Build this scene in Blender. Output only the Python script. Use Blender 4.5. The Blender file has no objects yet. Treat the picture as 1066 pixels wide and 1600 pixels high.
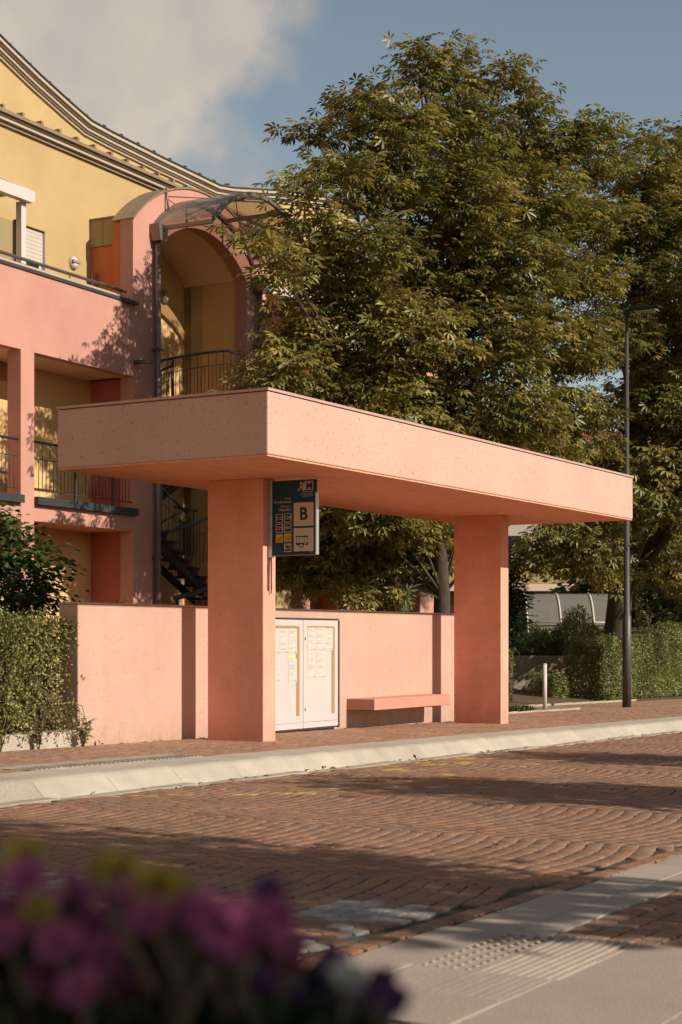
import bpy, math, random
import numpy as np
from mathutils import Vector, Matrix

scene = bpy.context.scene
R = math.radians

# ------------------------------------------------------------------ camera
# world: x runs along the bus shelter, y goes back from the road, z up (metres)
FW = Vector((.861, .508, 0)).normalized()
RT = Vector((FW.y, -FW.x, 0))
CAM = Vector((-16.156, -10.597, 1.2))
cd = bpy.data.cameras.new('camera'); cam = bpy.data.objects.new('camera', cd)
scene.collection.objects.link(cam); scene.camera = cam
cam.location = CAM
cam.rotation_euler = FW.to_track_quat('-Z', 'Y').to_euler()
cd.sensor_fit = 'HORIZONTAL'; cd.sensor_width = 24.0; cd.lens = 24.0 * 2559 / 1066
cd.shift_x = 0.0; cd.shift_y = 200.0 / 1066
cd.clip_start = .1; cd.clip_end = 6000
cd.dof.use_dof = True; cd.dof.focus_distance = 19.8; cd.dof.aperture_fstop = 4.4

# ------------------------------------------------------------------ light
SUN = Vector((-.03, 1, -.62)).normalized()          # the way the light travels
ELEV = math.asin(-SUN.z)
sd = bpy.data.lights.new('sun', 'SUN'); so = bpy.data.objects.new('sun', sd)
scene.collection.objects.link(so)
so.rotation_euler = SUN.to_track_quat('-Z', 'Y').to_euler()
sd.energy = 3.45; sd.angle = R(.5); sd.color = (1, .94, .83)

w = bpy.data.worlds.new('World'); scene.world = w; w.use_nodes = True
nt = w.node_tree; nt.nodes.clear()
def wn(t, **k):
    n = nt.nodes.new(t)
    for a, b in k.items(): setattr(n, a, b)
    return n
wl = nt.links.new
sky = wn('ShaderNodeTexSky', sky_type='NISHITA', sun_disc=False)
sky.sun_elevation = ELEV; sky.sun_rotation = R(180) - math.atan2(.03, 1)
sky.altitude = 300; sky.air_density = 1.0; sky.dust_density = .25; sky.ozone_density = 1.0
tc = wn('ShaderNodeTexCoord')
hsv = wn('ShaderNodeHueSaturation'); hsv.inputs['Saturation'].default_value = .80
hsv.inputs['Value'].default_value = .72
wl(sky.outputs[0], hsv.inputs['Color'])
warm = wn('ShaderNodeMix', data_type='RGBA', blend_type='MULTIPLY'); warm.inputs[0].default_value = 1
warm.inputs[7].default_value = (1.0, .965, .83, 1)
wl(hsv.outputs[0], warm.inputs[6])
# a large soft cloud bank, its edge broken by noise, and thinner wisps all round the sky
cdir = (FW * 1 + RT * -.165 + Vector((0, 0, .375))).normalized()
dot = wn('ShaderNodeVectorMath', operation='DOT_PRODUCT'); dot.inputs[1].default_value = cdir
wl(tc.outputs['Generated'], dot.inputs[0])
ac = wn('ShaderNodeMath', operation='ARCCOSINE'); wl(dot.outputs['Value'], ac.inputs[0])
ns = wn('ShaderNodeTexNoise'); ns.inputs['Scale'].default_value = 7.5; ns.inputs['Detail'].default_value = 8
ns.inputs['Roughness'].default_value = .50; ns.inputs['Distortion'].default_value = .5
wl(tc.outputs['Generated'], ns.inputs['Vector'])
mr = wn('ShaderNodeMapRange'); mr.inputs[1].default_value = .0; mr.inputs[2].default_value = .24
mr.inputs[3].default_value = .42; mr.inputs[4].default_value = -.12; mr.interpolation_type = 'LINEAR'
wl(ac.outputs[0], mr.inputs[0])
ad = wn('ShaderNodeMath', operation='ADD'); wl(mr.outputs[0], ad.inputs[0]); wl(ns.outputs[0], ad.inputs[1])
ramp = wn('ShaderNodeMapRange', interpolation_type='SMOOTHSTEP'); ramp.inputs[1].default_value = .56; ramp.inputs[2].default_value = .74
wl(ad.outputs[0], ramp.inputs[0])
ns2 = wn('ShaderNodeTexNoise'); ns2.inputs['Scale'].default_value = 7; ns2.inputs['Detail'].default_value = 5
wl(tc.outputs['Generated'], ns2.inputs['Vector'])
ccol = wn('ShaderNodeValToRGB')
ccol.color_ramp.elements[0].position = .38; ccol.color_ramp.elements[0].color = (3.0, 2.8, 2.6, 1)
ccol.color_ramp.elements[1].position = .62; ccol.color_ramp.elements[1].color = (4.4, 3.85, 3.2, 1)
wl(ns2.outputs[0], ccol.inputs[0])
mx = wn('ShaderNodeMix', data_type='RGBA')
wl(ramp.outputs[0], mx.inputs[0]); wl(warm.outputs[2], mx.inputs[6]); wl(ccol.outputs[0], mx.inputs[7])
bg = wn('ShaderNodeBackground'); bg.inputs[1].default_value = .10
wl(mx.outputs[2], bg.inputs[0])
wo = wn('ShaderNodeOutputWorld'); wl(bg.outputs[0], wo.inputs[0])

vs = scene.view_settings
vs.view_transform = 'Standard'; vs.look = 'None'; vs.gamma = 1; vs.use_curve_mapping = False
vs.exposure = .62
scene.render.engine = 'CYCLES'
cy = scene.cycles
cy.max_bounces = 8; cy.diffuse_bounces = 4; cy.glossy_bounces = 3; cy.transmission_bounces = 6; cy.transparent_max_bounces = 12
cy.caustics_reflective = False; cy.caustics_refractive = False
cy.use_denoising = True

# ------------------------------------------------------------------ materials
def mat(name, col, rough=.8, var=.0, nscale=3.0, bump=0.0, bscale=60.0, metal=0.0, spec=.3, stretch=None,
        pits=0.0, stain=0.0, streak=0.0, splash=0.0, tint=False, objvar=0.0, transl=0.0):
    m = bpy.data.materials.new(name); m.use_nodes = True
    n = m.node_tree.nodes; L = m.node_tree.links.new
    b = n['Principled BSDF']; b.inputs['Roughness'].default_value = rough; b.inputs['Metallic'].default_value = metal
    b.inputs['Specular IOR Level'].default_value = spec
    tcn = n.new('ShaderNodeTexCoord'); vec = tcn.outputs['Object']
    if stretch:
        mp = n.new('ShaderNodeMapping'); mp.inputs['Scale'].default_value = stretch
        L(vec, mp.inputs[0]); svec = mp.outputs[0]
    else: svec = vec
    rgb = n.new('ShaderNodeRGB'); rgb.outputs[0].default_value = (*col, 1); cur = rgb.outputs[0]
    if tint:
        at = n.new('ShaderNodeAttribute'); at.attribute_name = 'tint'; cur = at.outputs['Color']
    def mul(cur, fac_socket):
        mm = n.new('ShaderNodeMix'); mm.data_type = 'RGBA'; mm.blend_type = 'MULTIPLY'; mm.inputs[0].default_value = 1
        L(cur, mm.inputs[6]); L(fac_socket, mm.inputs[7]); return mm.outputs[2]
    def noise(scale, detail=4, v=None, lo=.3, hi=.7, a=0, bb=1, rough=.55):
        t = n.new('ShaderNodeTexNoise'); t.inputs['Scale'].default_value = scale; t.inputs['Detail'].default_value = detail
        t.inputs['Roughness'].default_value = rough
        L(v or vec, t.inputs['Vector'])
        r = n.new('ShaderNodeMapRange'); r.inputs[1].default_value = lo; r.inputs[2].default_value = hi
        r.inputs[3].default_value = a; r.inputs[4].default_value = bb
        L(t.outputs[0], r.inputs[0]); return r.outputs[0]
    if var: cur = mul(cur, noise(nscale, 6, svec, .3, .7, 1 - var, 1 + var))
    if stain: gp_ = n.new('ShaderNodeNewGeometry'); cur = mul(cur, noise(.9, 5, gp_.outputs['Position'], .35, .6, 1 - stain, 1.03, .65))
    if streak:       # rain streaks: tall thin noise, strongest where the wall noise is high
        mp2 = n.new('ShaderNodeMapping'); mp2.inputs['Scale'].default_value = (5.5, 5.5, .35); L(vec, mp2.inputs[0])
        cur = mul(cur, noise(.9, 3, mp2.outputs[0], .35, .68, 1.01, 1 - streak, .45))
    if splash:
        g2 = n.new('ShaderNodeNewGeometry'); sx = n.new('ShaderNodeSeparateXYZ'); L(g2.outputs['Position'], sx.inputs[0])
        nn = noise(3.5, 6, g2.outputs['Position'], .3, .7, -.25, .35, .7); sm = n.new('ShaderNodeMath'); sm.operation = 'SUBTRACT'; L(sx.outputs[2], sm.inputs[0]); L(nn, sm.inputs[1])
        r2 = n.new('ShaderNodeMapRange'); r2.inputs[1].default_value = -.25; r2.inputs[2].default_value = .18; r2.inputs[3].default_value = 1 - splash; r2.inputs[4].default_value = 1; L(sm.outputs[0], r2.inputs[0])
        cur = mul(cur, r2.outputs[0])
    if objvar:
        oi = n.new('ShaderNodeObjectInfo'); r = n.new('ShaderNodeMapRange'); r.inputs[3].default_value = 1 - objvar; r.inputs[4].default_value = 1 + objvar
        L(oi.outputs['Random'], r.inputs[0]); cur = mul(cur, r.outputs[0])
    hgt = None
    if pits:
        vo = n.new('ShaderNodeTexVoronoi'); vo.inputs['Scale'].default_value = 9.0; vo.feature = 'F1'
        dn = n.new('ShaderNodeTexNoise'); dn.inputs['Scale'].default_value = 14; dn.inputs['Detail'].default_value = 3
        L(vec, dn.inputs['Vector'])
        va = n.new('ShaderNodeVectorMath'); va.operation = 'MULTIPLY_ADD'
        L(dn.outputs['Color'], va.inputs[0]); va.inputs[1].default_value = (.12, .12, .12); L(vec, va.inputs[2])
        L(va.outputs[0], vo.inputs['Vector'])
        vo2 = n.new('ShaderNodeTexVoronoi'); vo2.inputs['Scale'].default_value = 26.0; L(va.outputs[0], vo2.inputs['Vector'])
        # only some cells hold a pit
        def pit(v, size, share):
            a = n.new('ShaderNodeMath'); a.operation = 'LESS_THAN'; a.inputs[1].default_value = size; L(v.outputs['Distance'], a.inputs[0])
            sp = n.new('ShaderNodeSeparateColor'); L(v.outputs['Color'], sp.inputs[0])
            c = n.new('ShaderNodeMath'); c.operation = 'LESS_THAN'; c.inputs[1].default_value = share; L(sp.outputs[0], c.inputs[0])
            d = n.new('ShaderNodeMath'); d.operation = 'MULTIPLY'; L(a.outputs[0], d.inputs[0]); L(c.outputs[0], d.inputs[1]); return d.outputs[0]
        p1 = pit(vo, .12, .40); p2 = pit(vo2, .22, .45)
        mxx = n.new('ShaderNodeMath'); mxx.operation = 'MAXIMUM'; L(p1, mxx.inputs[0]); L(p2, mxx.inputs[1])
        inv = n.new('ShaderNodeMapRange'); inv.inputs[3].default_value = 1; inv.inputs[4].default_value = 1 - pits
        L(mxx.outputs[0], inv.inputs[0]); cur = mul(cur, inv.outputs[0]); hgt = inv.outputs[0]
    L(cur, b.inputs['Base Color'])
    if bump:
        t = n.new('ShaderNodeTexNoise'); t.inputs['Scale'].default_value = bscale; t.inputs['Detail'].default_value = 5
        L(svec, t.inputs['Vector']); h = t.outputs[0]
        if hgt is not None:
            ad = n.new('ShaderNodeMath'); ad.operation = 'ADD'; L(h, ad.inputs[0]); L(hgt, ad.inputs[1]); h = ad.outputs[0]
        bp = n.new('ShaderNodeBump'); bp.inputs['Strength'].default_value = bump; bp.inputs['Distance'].default_value = .02
        L(h, bp.inputs['Height']); L(bp.outputs[0], b.inputs['Normal'])
    if transl:
        out = n['Material Output']; tr = n.new('ShaderNodeBsdfTranslucent'); ms = n.new('ShaderNodeMixShader')
        ms.inputs[0].default_value = transl; L(cur, tr.inputs[0]); L(b.outputs[0], ms.inputs[1]); L(tr.outputs[0], ms.inputs[2]); L(ms.outputs[0], out.inputs[0])
    return m

M = {}
M['shelter'] = mat('pink_concrete', (.67, .40, .30), .9, .10, 48, .5, 110, pits=.34, stain=.05, streak=.02)
M['column'] = mat('bounce_reddened_concrete', (.84, .375, .265), .9, .09, 1.6, .35, 90, pits=.22, stain=.12, streak=.035, splash=.20)  # the shelter's pink concrete made redder: warm bounce light put into the colour
M['soffit'] = mat('board_marked_concrete', (.84, .37, .225), .9, .16, 2.0, .25, 5, stretch=(1.2, 14, 8))
M['wallpink'] = mat('pink_rough_plaster', (.60, .37, .275), .95, .10, 60, .5, 130, pits=.14, stain=.06, streak=.03, splash=.20)
M['plinth'] = mat('pale_plinth_concrete', (.50, .40, .31), .9, .08, 30, .3, 80, stain=.12)
M['cap'] = mat('pink_metal_flashing', (.55, .32, .27), .5, .05, 4)
M['bench'] = mat('pink_painted_bench', (.55, .255, .185), .7, .05, 5, .1, 60)
M['facade'] = mat('salmon_plaster', (.55, .265, .20), .9, .05, .9, .15, 90, stain=.07)
M['facade_deep'] = mat('red_plaster', (.50, .15, .105), .9, .06, 1.5, .15, 90)
M['orange'] = mat('orange_plaster', (.58, .17, .07), .9, .05, 1.5, .12, 90)
M['yellow'] = mat('yellow_plaster', (.49, .335, .15), .9, .04, .7, .12, 90, stain=.06)
M['ochre'] = mat('ochre_plaster', (.72, .45, .19), .9, .07, 1.2, .12, 90)
M['cream'] = mat('cream_plaster', (.80, .58, .43), .9, .06, 1.0, .1, 80)
M['tan'] = mat('tan_metal_panel', (.33, .24, .12), .5, .06, 3)
M['roofmetal'] = mat('brown_sheet_metal', (.30, .21, .13), .45, .12, 3, metal=.2)
M['cornice'] = mat('cornice_light', (.46, .37, .28), .7, .05, 2)
M['cornice_dark'] = mat('cornice_brown', (.33, .245, .17), .6, .08, 2)
M['flash'] = mat('dark_flashing', (.06, .05, .045), .5, .1, 3)
M['iron'] = mat('dark_grey_iron', (.045, .045, .045), .5, .15, 6)
M['lampgrey'] = mat('lamp_post_grey', (.10, .085, .075), .45, .1, 6, metal=.3)
M['irongrey'] = mat('grey_steel', (.16, .14, .13), .45, .1, 6, metal=.4)
M['pipe'] = mat('galvanised_pipe', (.22, .17, .145), .45, .15, 2, metal=.5)
M['white'] = mat('white_paint', (.62, .52, .46), .45, .02, 2)
M['whiteframe'] = mat('white_lacquer', (.57, .50, .46), .35, .02, 3)
M['paper'] = mat('paper', (.62, .52, .45), .8, .03, 5)
M['paperyellow'] = mat('yellow_paper', (.75, .60, .25), .8)
M['ink'] = mat('grey_ink', (.32, .29, .27), .8)
M['cork'] = mat('brown_perforated_strip', (.38, .22, .115), .8, .12, 60)
M['navy'] = mat('navy_sign_enamel', (.006, .046, .070), .6, .08, 6)
M['signcream'] = mat('sign_cream', (.56, .46, .37), .6, .03, 6)
M['signblack'] = mat('sign_black', (.012, .012, .014), .5)
M['signyellow'] = mat('sign_yellow', (.62, .36, .06), .5, .04, 9)
M['alu'] = mat('aluminium', (.55, .50, .45), .4, .05, 8, metal=.6)
M['kerb'] = mat('pale_kerb_concrete', (.43, .36, .275), .85, .10, 3.5, .25, 70, stain=.10, objvar=.05)
M['granite'] = mat('grey_granite', (.36, .30, .235), .85, .18, 60, .3, 60, stain=.1, objvar=.07)
M['slab'] = mat('pale_granite_slab', (.35, .275, .215), .85, .12, 70, .2, 80, stain=.12, objvar=.06)
M['gutter'] = mat('gutter_concrete', (.38, .31, .23), .85, .15, 8, .2, 60, stain=.15)
M['joint'] = mat('joint_sand', (.075, .05, .035), .95, .3, 12, .3, 50)
M['sett'] = mat('porphyry_sett', (.2, .12, .08), .74, .22, 22, .28, 60, tint=True, spec=.3, stain=.16)
M['soil'] = mat('bare_soil', (.13, .07, .045), .95, .3, 5, .6, 18)
M['ground'] = mat('dry_ground', (.09, .075, .035), .95, .4, .6, .5, 8)
M['grey_path'] = mat('grey_asphalt_path', (.22, .18, .15), .9, .15, 10, .3, 60)
M['stone'] = mat('weathered_concrete', (.42, .33, .23), .9, .15, 1.5, .3, 30, stretch=(3, 3, .6), stain=.2)
M['bark'] = mat('rough_bark', (.075, .052, .035), .9, .4, 8, .8, 14, stretch=(3, 3, .6))
M['twig'] = mat('grey_twig', (.13, .09, .055), .9, .3, 10)
def leafmat(name, a, **k): return mat(name, a, .42, .45, 1.1, spec=.5, transl=k.get('t', .30), tint=True)
M['leaf'] = leafmat('foliage', (.08, .09, .02))
M['petal'] = mat('petal', (.3, .05, .2), .6, .15, 40, tint=True, transl=.2)
M['terracotta'] = mat('dark_planter_concrete', (.16, .13, .10), .85, .15, 5, .2, 40)
M['steps'] = mat('dark_stair_stone', (.07, .05, .04), .7, .2, 6)
M['riser'] = mat('red_riser', (.45, .17, .13), .85, .1, 3)
M['shutter'] = mat('pale_roller_shutter', (.55, .47, .40), .6, .03, 3)
M['hill'] = mat('wooded_hillside', (.035, .05, .022), .95, .4, .02)
M['roofred'] = mat('red_roof_tiles', (.28, .10, .06), .8, .2, 3)

gm = bpy.data.materials.new('window_glass'); gm.use_nodes = True
b = gm.node_tree.nodes['Principled BSDF']; b.inputs['Base Color'].default_value = (.02, .022, .025, 1); b.inputs['Roughness'].default_value = .06
b.inputs['Specular IOR Level'].default_value = .8
M['glass'] = gm
def clear(name, tintc, fac, rough=.15):
    m = bpy.data.materials.new(name); m.use_nodes = True
    n = m.node_tree.nodes; L = m.node_tree.links.new; n.clear()
    o = n.new('ShaderNodeOutputMaterial'); t = n.new('ShaderNodeBsdfTransparent'); t.inputs[0].default_value = (*tintc, 1)
    g = n.new('ShaderNodeBsdfPrincipled'); g.inputs['Base Color'].default_value = (.38, .34, .29, 1); g.inputs['Roughness'].default_value = rough
    x = n.new('ShaderNodeMixShader'); x.inputs[0].default_value = fac
    L(t.outputs[0], x.inputs[1]); L(g.outputs[0], x.inputs[2]); L(x.outputs[0], o.inputs[0]); return m
M['polycarb'] = clear('canopy_polycarbonate', (.86, .82, .78), .26)
M['tunnel'] = clear('greenhouse_film', (.75, .70, .62), .45, .4)

# ------------------------------------------------------------------ mesh helpers
def link(o, parent=None):
    scene.collection.objects.link(o)
    if parent is not None: o.parent = parent
    return o
def tag(o, label=None, cat=None, group=None, kind=None):
    if label: o['label'] = label
    if cat: o['category'] = cat
    if group: o['group'] = group
    if kind: o['kind'] = kind
    return o
def empty(name, loc=(0, 0, 0), rz=0.0):
    o = bpy.data.objects.new(name, None); o.empty_display_size = .2
    o.location = loc; o.rotation_euler = (0, 0, rz); return link(o)
class MB:
    def __init__(s): s.v = []; s.f = []; s.sm = []
    def box(s, x0, x1, y0, y1, z0, z1):
        k = len(s.v)
        s.v += [(x0, y0, z0), (x1, y0, z0), (x1, y1, z0), (x0, y1, z0), (x0, y0, z1), (x1, y0, z1), (x1, y1, z1), (x0, y1, z1)]
        for f in ((0, 3, 2, 1), (4, 5, 6, 7), (0, 1, 5, 4), (1, 2, 6, 5), (2, 3, 7, 6), (3, 0, 4, 7)): s.f.append([k + i for i in f]); s.sm.append(False)
        return s
    def quad(s, *p):
        k = len(s.v); s.v += [tuple(q) for q in p]; s.f.append(list(range(k, k + len(p)))); s.sm.append(False); return s
    def prism(s, poly, a, b, axis='y'):     # polygon of (x,z) points swept along y (or (y,z) along x, (x,y) along z)
        k = len(s.v); n = len(poly)
        for t in (a, b):
            for (p, q) in poly:
                s.v.append((p, t, q) if axis == 'y' else (t, p, q) if axis == 'x' else (p, q, t))
        s.f.append([k + i for i in range(n)]); s.sm.append(False)
        s.f.append([k + n + i for i in reversed(range(n))]); s.sm.append(False)
        for i in range(n):
            j = (i + 1) % n; s.f.append([k + j, k + i, k + n + i, k + n + j]); s.sm.append(False)
        return s
    def strip(s, inner, outer, a, b):       # closed band between two equal polylines of (x,z), swept a..b along y
        n = len(inner); k = len(s.v)
        for t in (a, b):
            for (p, q) in inner: s.v.append((p, t, q))
            for (p, q) in outer: s.v.append((p, t, q))
        I = lambda t, w, i: k + t * 2 * n + w * n + i
        for i in range(n - 1):
            s.f += [[I(0, 0, i), I(0, 0, i + 1), I(0, 1, i + 1), I(0, 1, i)], [I(1, 0, i + 1), I(1, 0, i), I(1, 1, i), I(1, 1, i + 1)],
                    [I(0, 0, i + 1), I(0, 0, i), I(1, 0, i), I(1, 0, i + 1)], [I(0, 1, i), I(0, 1, i + 1), I(1, 1, i + 1), I(1, 1, i)]]
            s.sm += [False] * 4
        for i in (0, n - 1):
            s.f.append([I(0, 0, i), I(0, 1, i), I(1, 1, i), I(1, 0, i)]); s.sm.append(False)
        return s
    def tube(s, pts, rad, n=8, cap=True):
        pts = [Vector(p) for p in pts]; m = len(pts)
        if not hasattr(rad, '__len__'): rad = [rad] * m
        k = len(s.v); u = None
        for i, p in enumerate(pts):
            d = (pts[min(i + 1, m - 1)] - pts[max(i - 1, 0)])
            d = d.normalized() if d.length > 1e-9 else Vector((0, 0, 1))
            if u is None: u = d.orthogonal().normalized()
            else:
                u = (u - d * u.dot(d)); u = u.normalized() if u.length > 1e-6 else d.orthogonal().normalized()
            w_ = d.cross(u)
            for j in range(n):
                a = 2 * math.pi * j / n; q = p + (u * math.cos(a) + w_ * math.sin(a)) * rad[i]; s.v.append(tuple(q))
        for i in range(m - 1):
            for j in range(n):
                j2 = (j + 1) % n; s.f.append([k + i * n + j, k + i * n + j2, k + (i + 1) * n + j2, k + (i + 1) * n + j]); s.sm.append(True)
        if cap:
            s.f.append([k + j for j in reversed(range(n))]); s.sm.append(False)
            s.f.append([k + (m - 1) * n + j for j in range(n)]); s.sm.append(False)
        return s
    def build(s, name, m, parent=None, bevel=0.0):
        me = bpy.data.meshes.new(name); me.from_pydata(s.v, [], s.f); me.polygons.foreach_set('use_smooth', s.sm)
        if m is not None: me.materials.append(m)
        me.update(); o = bpy.data.objects.new(name, me); link(o, parent)
        if bevel:
            bv = o.modifiers.new('bevel', 'BEVEL'); bv.width = bevel; bv.segments = 2; bv.limit_method = 'ANGLE'
        return o
def np_mesh(name, verts, faces, m, parent=None, tint=None, smooth=False):
    """verts (n,3), faces (k,3|4), tint per face (k,3)"""
    me = bpy.data.meshes.new(name); n = len(verts); k, c = faces.shape
    me.vertices.add(n); me.vertices.foreach_set('co', np.ascontiguousarray(verts, dtype=np.float32).ravel())
    me.loops.add(k * c); me.loops.foreach_set('vertex_index', np.ascontiguousarray(faces, dtype=np.int32).ravel())
    me.polygons.add(k); me.polygons.foreach_set('loop_start', np.arange(0, k * c, c, dtype=np.int32))
    me.polygons.foreach_set('loop_total', np.full(k, c, dtype=np.int32))
    if smooth: me.polygons.foreach_set('use_smooth', np.ones(k, dtype=bool))
    if tint is not None:
        at = me.color_attributes.new('tint', 'FLOAT_COLOR', 'CORNER')
        col = np.ones((k, c, 4), dtype=np.float32); col[:, :, :3] = tint[:, None, :]
        at.data.foreach_set('color', col.ravel())
    me.materials.append(m); me.update(calc_edges=True); me.validate()
    o = bpy.data.objects.new(name, me); return link(o, parent)

def gz(u): return -.0125 * min(max(u, -60), 60)      # the street falls gently along its length

# ------------------------------------------------------------------ ground
def sheet(name, x0, x1, y0, y1, off, m, step=4.0, parent=None, kind='structure'):
    xs = [x0] + [x for x in np.arange(math.ceil(x0 / step) * step, x1, step) if x0 + 1e-3 < x < x1 - 1e-3] + [x1]
    k = MB()
    for a, b_ in zip(xs[:-1], xs[1:]): k.quad((a, y0, gz(a) + off), (b_, y0, gz(b_) + off), (b_, y1, gz(b_) + off), (a, y1, gz(a) + off))
    o = k.build(name, m, parent); return tag(o, kind=kind)
g = MB()
prof = [(-3000, -.32), (-1.5, -.32), (-1.49, -.06), (3000, -.06)]
xs = [-3000, -60, 60, 3000]
for a, b_ in zip(xs[:-1], xs[1:]):
    for (y0, z0), (y1, z1) in zip(prof[:-1], prof[1:]): g.quad((a, y0, gz(a) + z0), (b_, y0, gz(b_) + z0), (b_, y1, gz(b_) + z1), (a, y1, gz(a) + z1))
tag(g.build('ground', M['ground']), kind='structure')
road = sheet('road', -40, 60, -7.42, -1.86, -.163, M['joint'])
pave = sheet('pavement', -40, 60, -1.12, 3.35, -.013, M['joint'])
npave = sheet('near_pavement', -40, 60, -14, -7.43, -.163, M['joint'])
bk_ = MB(); xs_ = list(range(-2, 61, 2))
for a, b_ in zip(xs_[:-1], xs_[1:]):
    for (y0, z0), (y1, z1) in zip([(3.36, 0), (6.5, .22), (16, .3)][:-1], [(3.36, 0), (6.5, .22), (16, .3)][1:]): bk_.quad((a, y0, gz(a) + z0), (b_, y0, gz(b_) + z0), (b_, y1, gz(b_) + z1), (a, y1, gz(a) + z1))
bed = tag(bk_.build('garden_bed', M['soil']), kind='structure')
sheet('garden_path', 9.3, 14.6, 1.9, 3.3, .004, M['grey_path'], kind='structure')

# paving setts, laid in segmental arcs across lanes that run along the street
PAL = [(.55 * (1.14 * q[0]) + .45 * .262, .55 * (.97 * q[1]) + .45 * .146, .55 * (.84 * q[2]) + .45 * .092) for q in ((.225, .125, .078), (.255, .13, .075), (.185, .115, .082), (.165, .105, .078), (.23, .15, .10), (.28, .145, .078), (.20, .155, .12),
       (.205, .115, .078), (.24, .135, .09), (.175, .125, .098), (.21, .12, .08), (.26, .165, .11), (.15, .09, .068), (.30, .165, .085))]
PAVP = [(1.30 * a, 1.34 * b_, 1.36 * c) for a, b_, c in PAL[:8]]
WHITEP = [(.34, .30, .255), (.25, .215, .18), (.30, .265, .22)]
YELP = [(.46, .29, .07), (.38, .23, .08), (.42, .28, .10)]
def sett_meshes():
    rng = random.Random(5); out = []
    for ci, c in enumerate(PAL + WHITEP + YELP + PAVP):
        lst = []
        for k in range(2):
            hw, hl = .0625 * rng.uniform(.95, 1.02), .0625 * rng.uniform(.93, 1.03); j = lambda: rng.uniform(-.005, .005)
            bt = [(-hw + j(), -hl + j()), (hw + j(), -hl + j()), (hw + j(), hl + j()), (-hw + j(), hl + j())]
            v = [(x, y, -.03) for x, y in bt] + [(x * .985, y * .985, -.0035) for x, y in bt] + [(x * .90, y * .90, rng.uniform(-.0006, .0008)) for x, y in bt]
            f = [(8, 9, 10, 11)] + [(a, (a + 1) % 4, 4 + (a + 1) % 4, 4 + a) for a in range(4)] + [(4 + a, 4 + (a + 1) % 4, 8 + (a + 1) % 4, 8 + a) for a in range(4)]
            lst.append((np.array(v), np.array(f), np.array(c)))
        out.append(lst)
    return out
SETT = sett_meshes(); SETT_ME = {}
def sett_me(ci, k):
    if (ci, k) not in SETT_ME:
        v, f, c = SETT[ci][k]; me = bpy.data.meshes.new('paving_stone'); me.from_pydata(v.tolist(), [], f.tolist())
        at = me.color_attributes.new('tint', 'FLOAT_COLOR', 'CORNER'); at.data.foreach_set('color', np.tile(np.append(c, 1.0), sum(len(q) for q in f.tolist())).astype(np.float32))
        me.materials.append(M['sett']); SETT_ME[(ci, k)] = me
    return SETT_ME[(ci, k)]
def in_view(x, y, z, m=0.0):
    r = Vector((x, y, z)) - CAM; d = r.dot(FW)
    if d < .5: return None
    px = 533 + 2559 * r.dot(RT) / d; py = 1000 - 2559 * r.z / d
    return (px, py, d) if -m < px < 1066 + m and -m < py < 1600 + m else None
def lay_setts(parent, x0, x1, y0, y1, off, lane, sag, paint=None, seed=1, ok=None, limit=300):
    rng = random.Random(seed); spec = []
    nl = max(1, round((x1 - x0) / lane)); lw = (x1 - x0) / nl; P = .114
    per = max(1, round(lw / P)); dx = lw / per
    for L_ in range(nl):
        xc = x0 + (L_ + .5) * lw
        for i in range(int((y1 - y0 + sag) / P) + 1):
            wob = rng.uniform(-.004, .004)
            for j in range(per):
                r = (j + (.25 if i % 2 else .75)) * dx - lw / 2; t = 2 * r / lw
                x = xc + r + rng.uniform(-.006, .006); y = y0 - sag + (i + .5) * P + sag * t * t + wob + rng.uniform(-.003, .003)
                if y < y0 + .045 or y > y1 - .045 or (ok and not ok(x, y)): continue
                ang = math.atan(4 * sag * t / lw) + rng.uniform(-.04, .04)
                ci = rng.randrange(len(PAL))
                if paint:
                    q = paint(x, y, rng)
                    if q is not None: ci = q
                spec.append((x, y, gz(x) + off + rng.uniform(-.0015, .0015), ang, ci, rng.randrange(2), (rng.uniform(.975, 1.01) * dx / .134 / math.cos(math.atan(4 * sag * t / lw)), rng.uniform(.975, 1.01) * P / .134 * math.cos(math.atan(4 * sag * t / lw)))))
    seen = []
    for n, s_ in enumerate(spec):
        q = in_view(s_[0], s_[1], s_[2])
        if q and not (q[0] < 430 + (q[1] - 1400) and q[1] > 1430 and q[0] < 640) and not (q[1] > 1445 and q[0] < 450): seen.append((q[2], n))
    seen.sort(); near = {n for _, n in seen[:limit]}
    vs_, fs_, ts_ = [], [], []; base = 0
    for n, (x, y, z, a, ci, k, sc) in enumerate(spec):
        if n in near:
            o = bpy.data.objects.new('paving_stone', sett_me(ci, k)); o.location = (x, y, z); o.rotation_euler = (rng.uniform(-.012, .012), rng.uniform(-.012, .012), a); o.scale = (sc[0], sc[1], 1)
            link(o, parent)
        else:
            v, f, c = SETT[ci][k]; ca, sa = math.cos(a), math.sin(a); vx, vy = v[:, 0] * sc[0], v[:, 1] * sc[1]
            V = np.empty_like(v); V[:, 0] = vx * ca - vy * sa + x; V[:, 1] = vx * sa + vy * ca + y; V[:, 2] = v[:, 2] + z
            vs_.append(V); fs_.append(f + base); ts_.append(np.tile(c, (len(f), 1))); base += len(v)
    if vs_:
        o = np_mesh('paving_stones', np.concatenate(vs_), np.concatenate(fs_), M['sett'], parent, np.concatenate(ts_)); o['kind'] = 'stuff'
NP = len(PAL)
def pave_paint(x, y, rng): return NP + 6 + rng.randrange(8)
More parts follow.
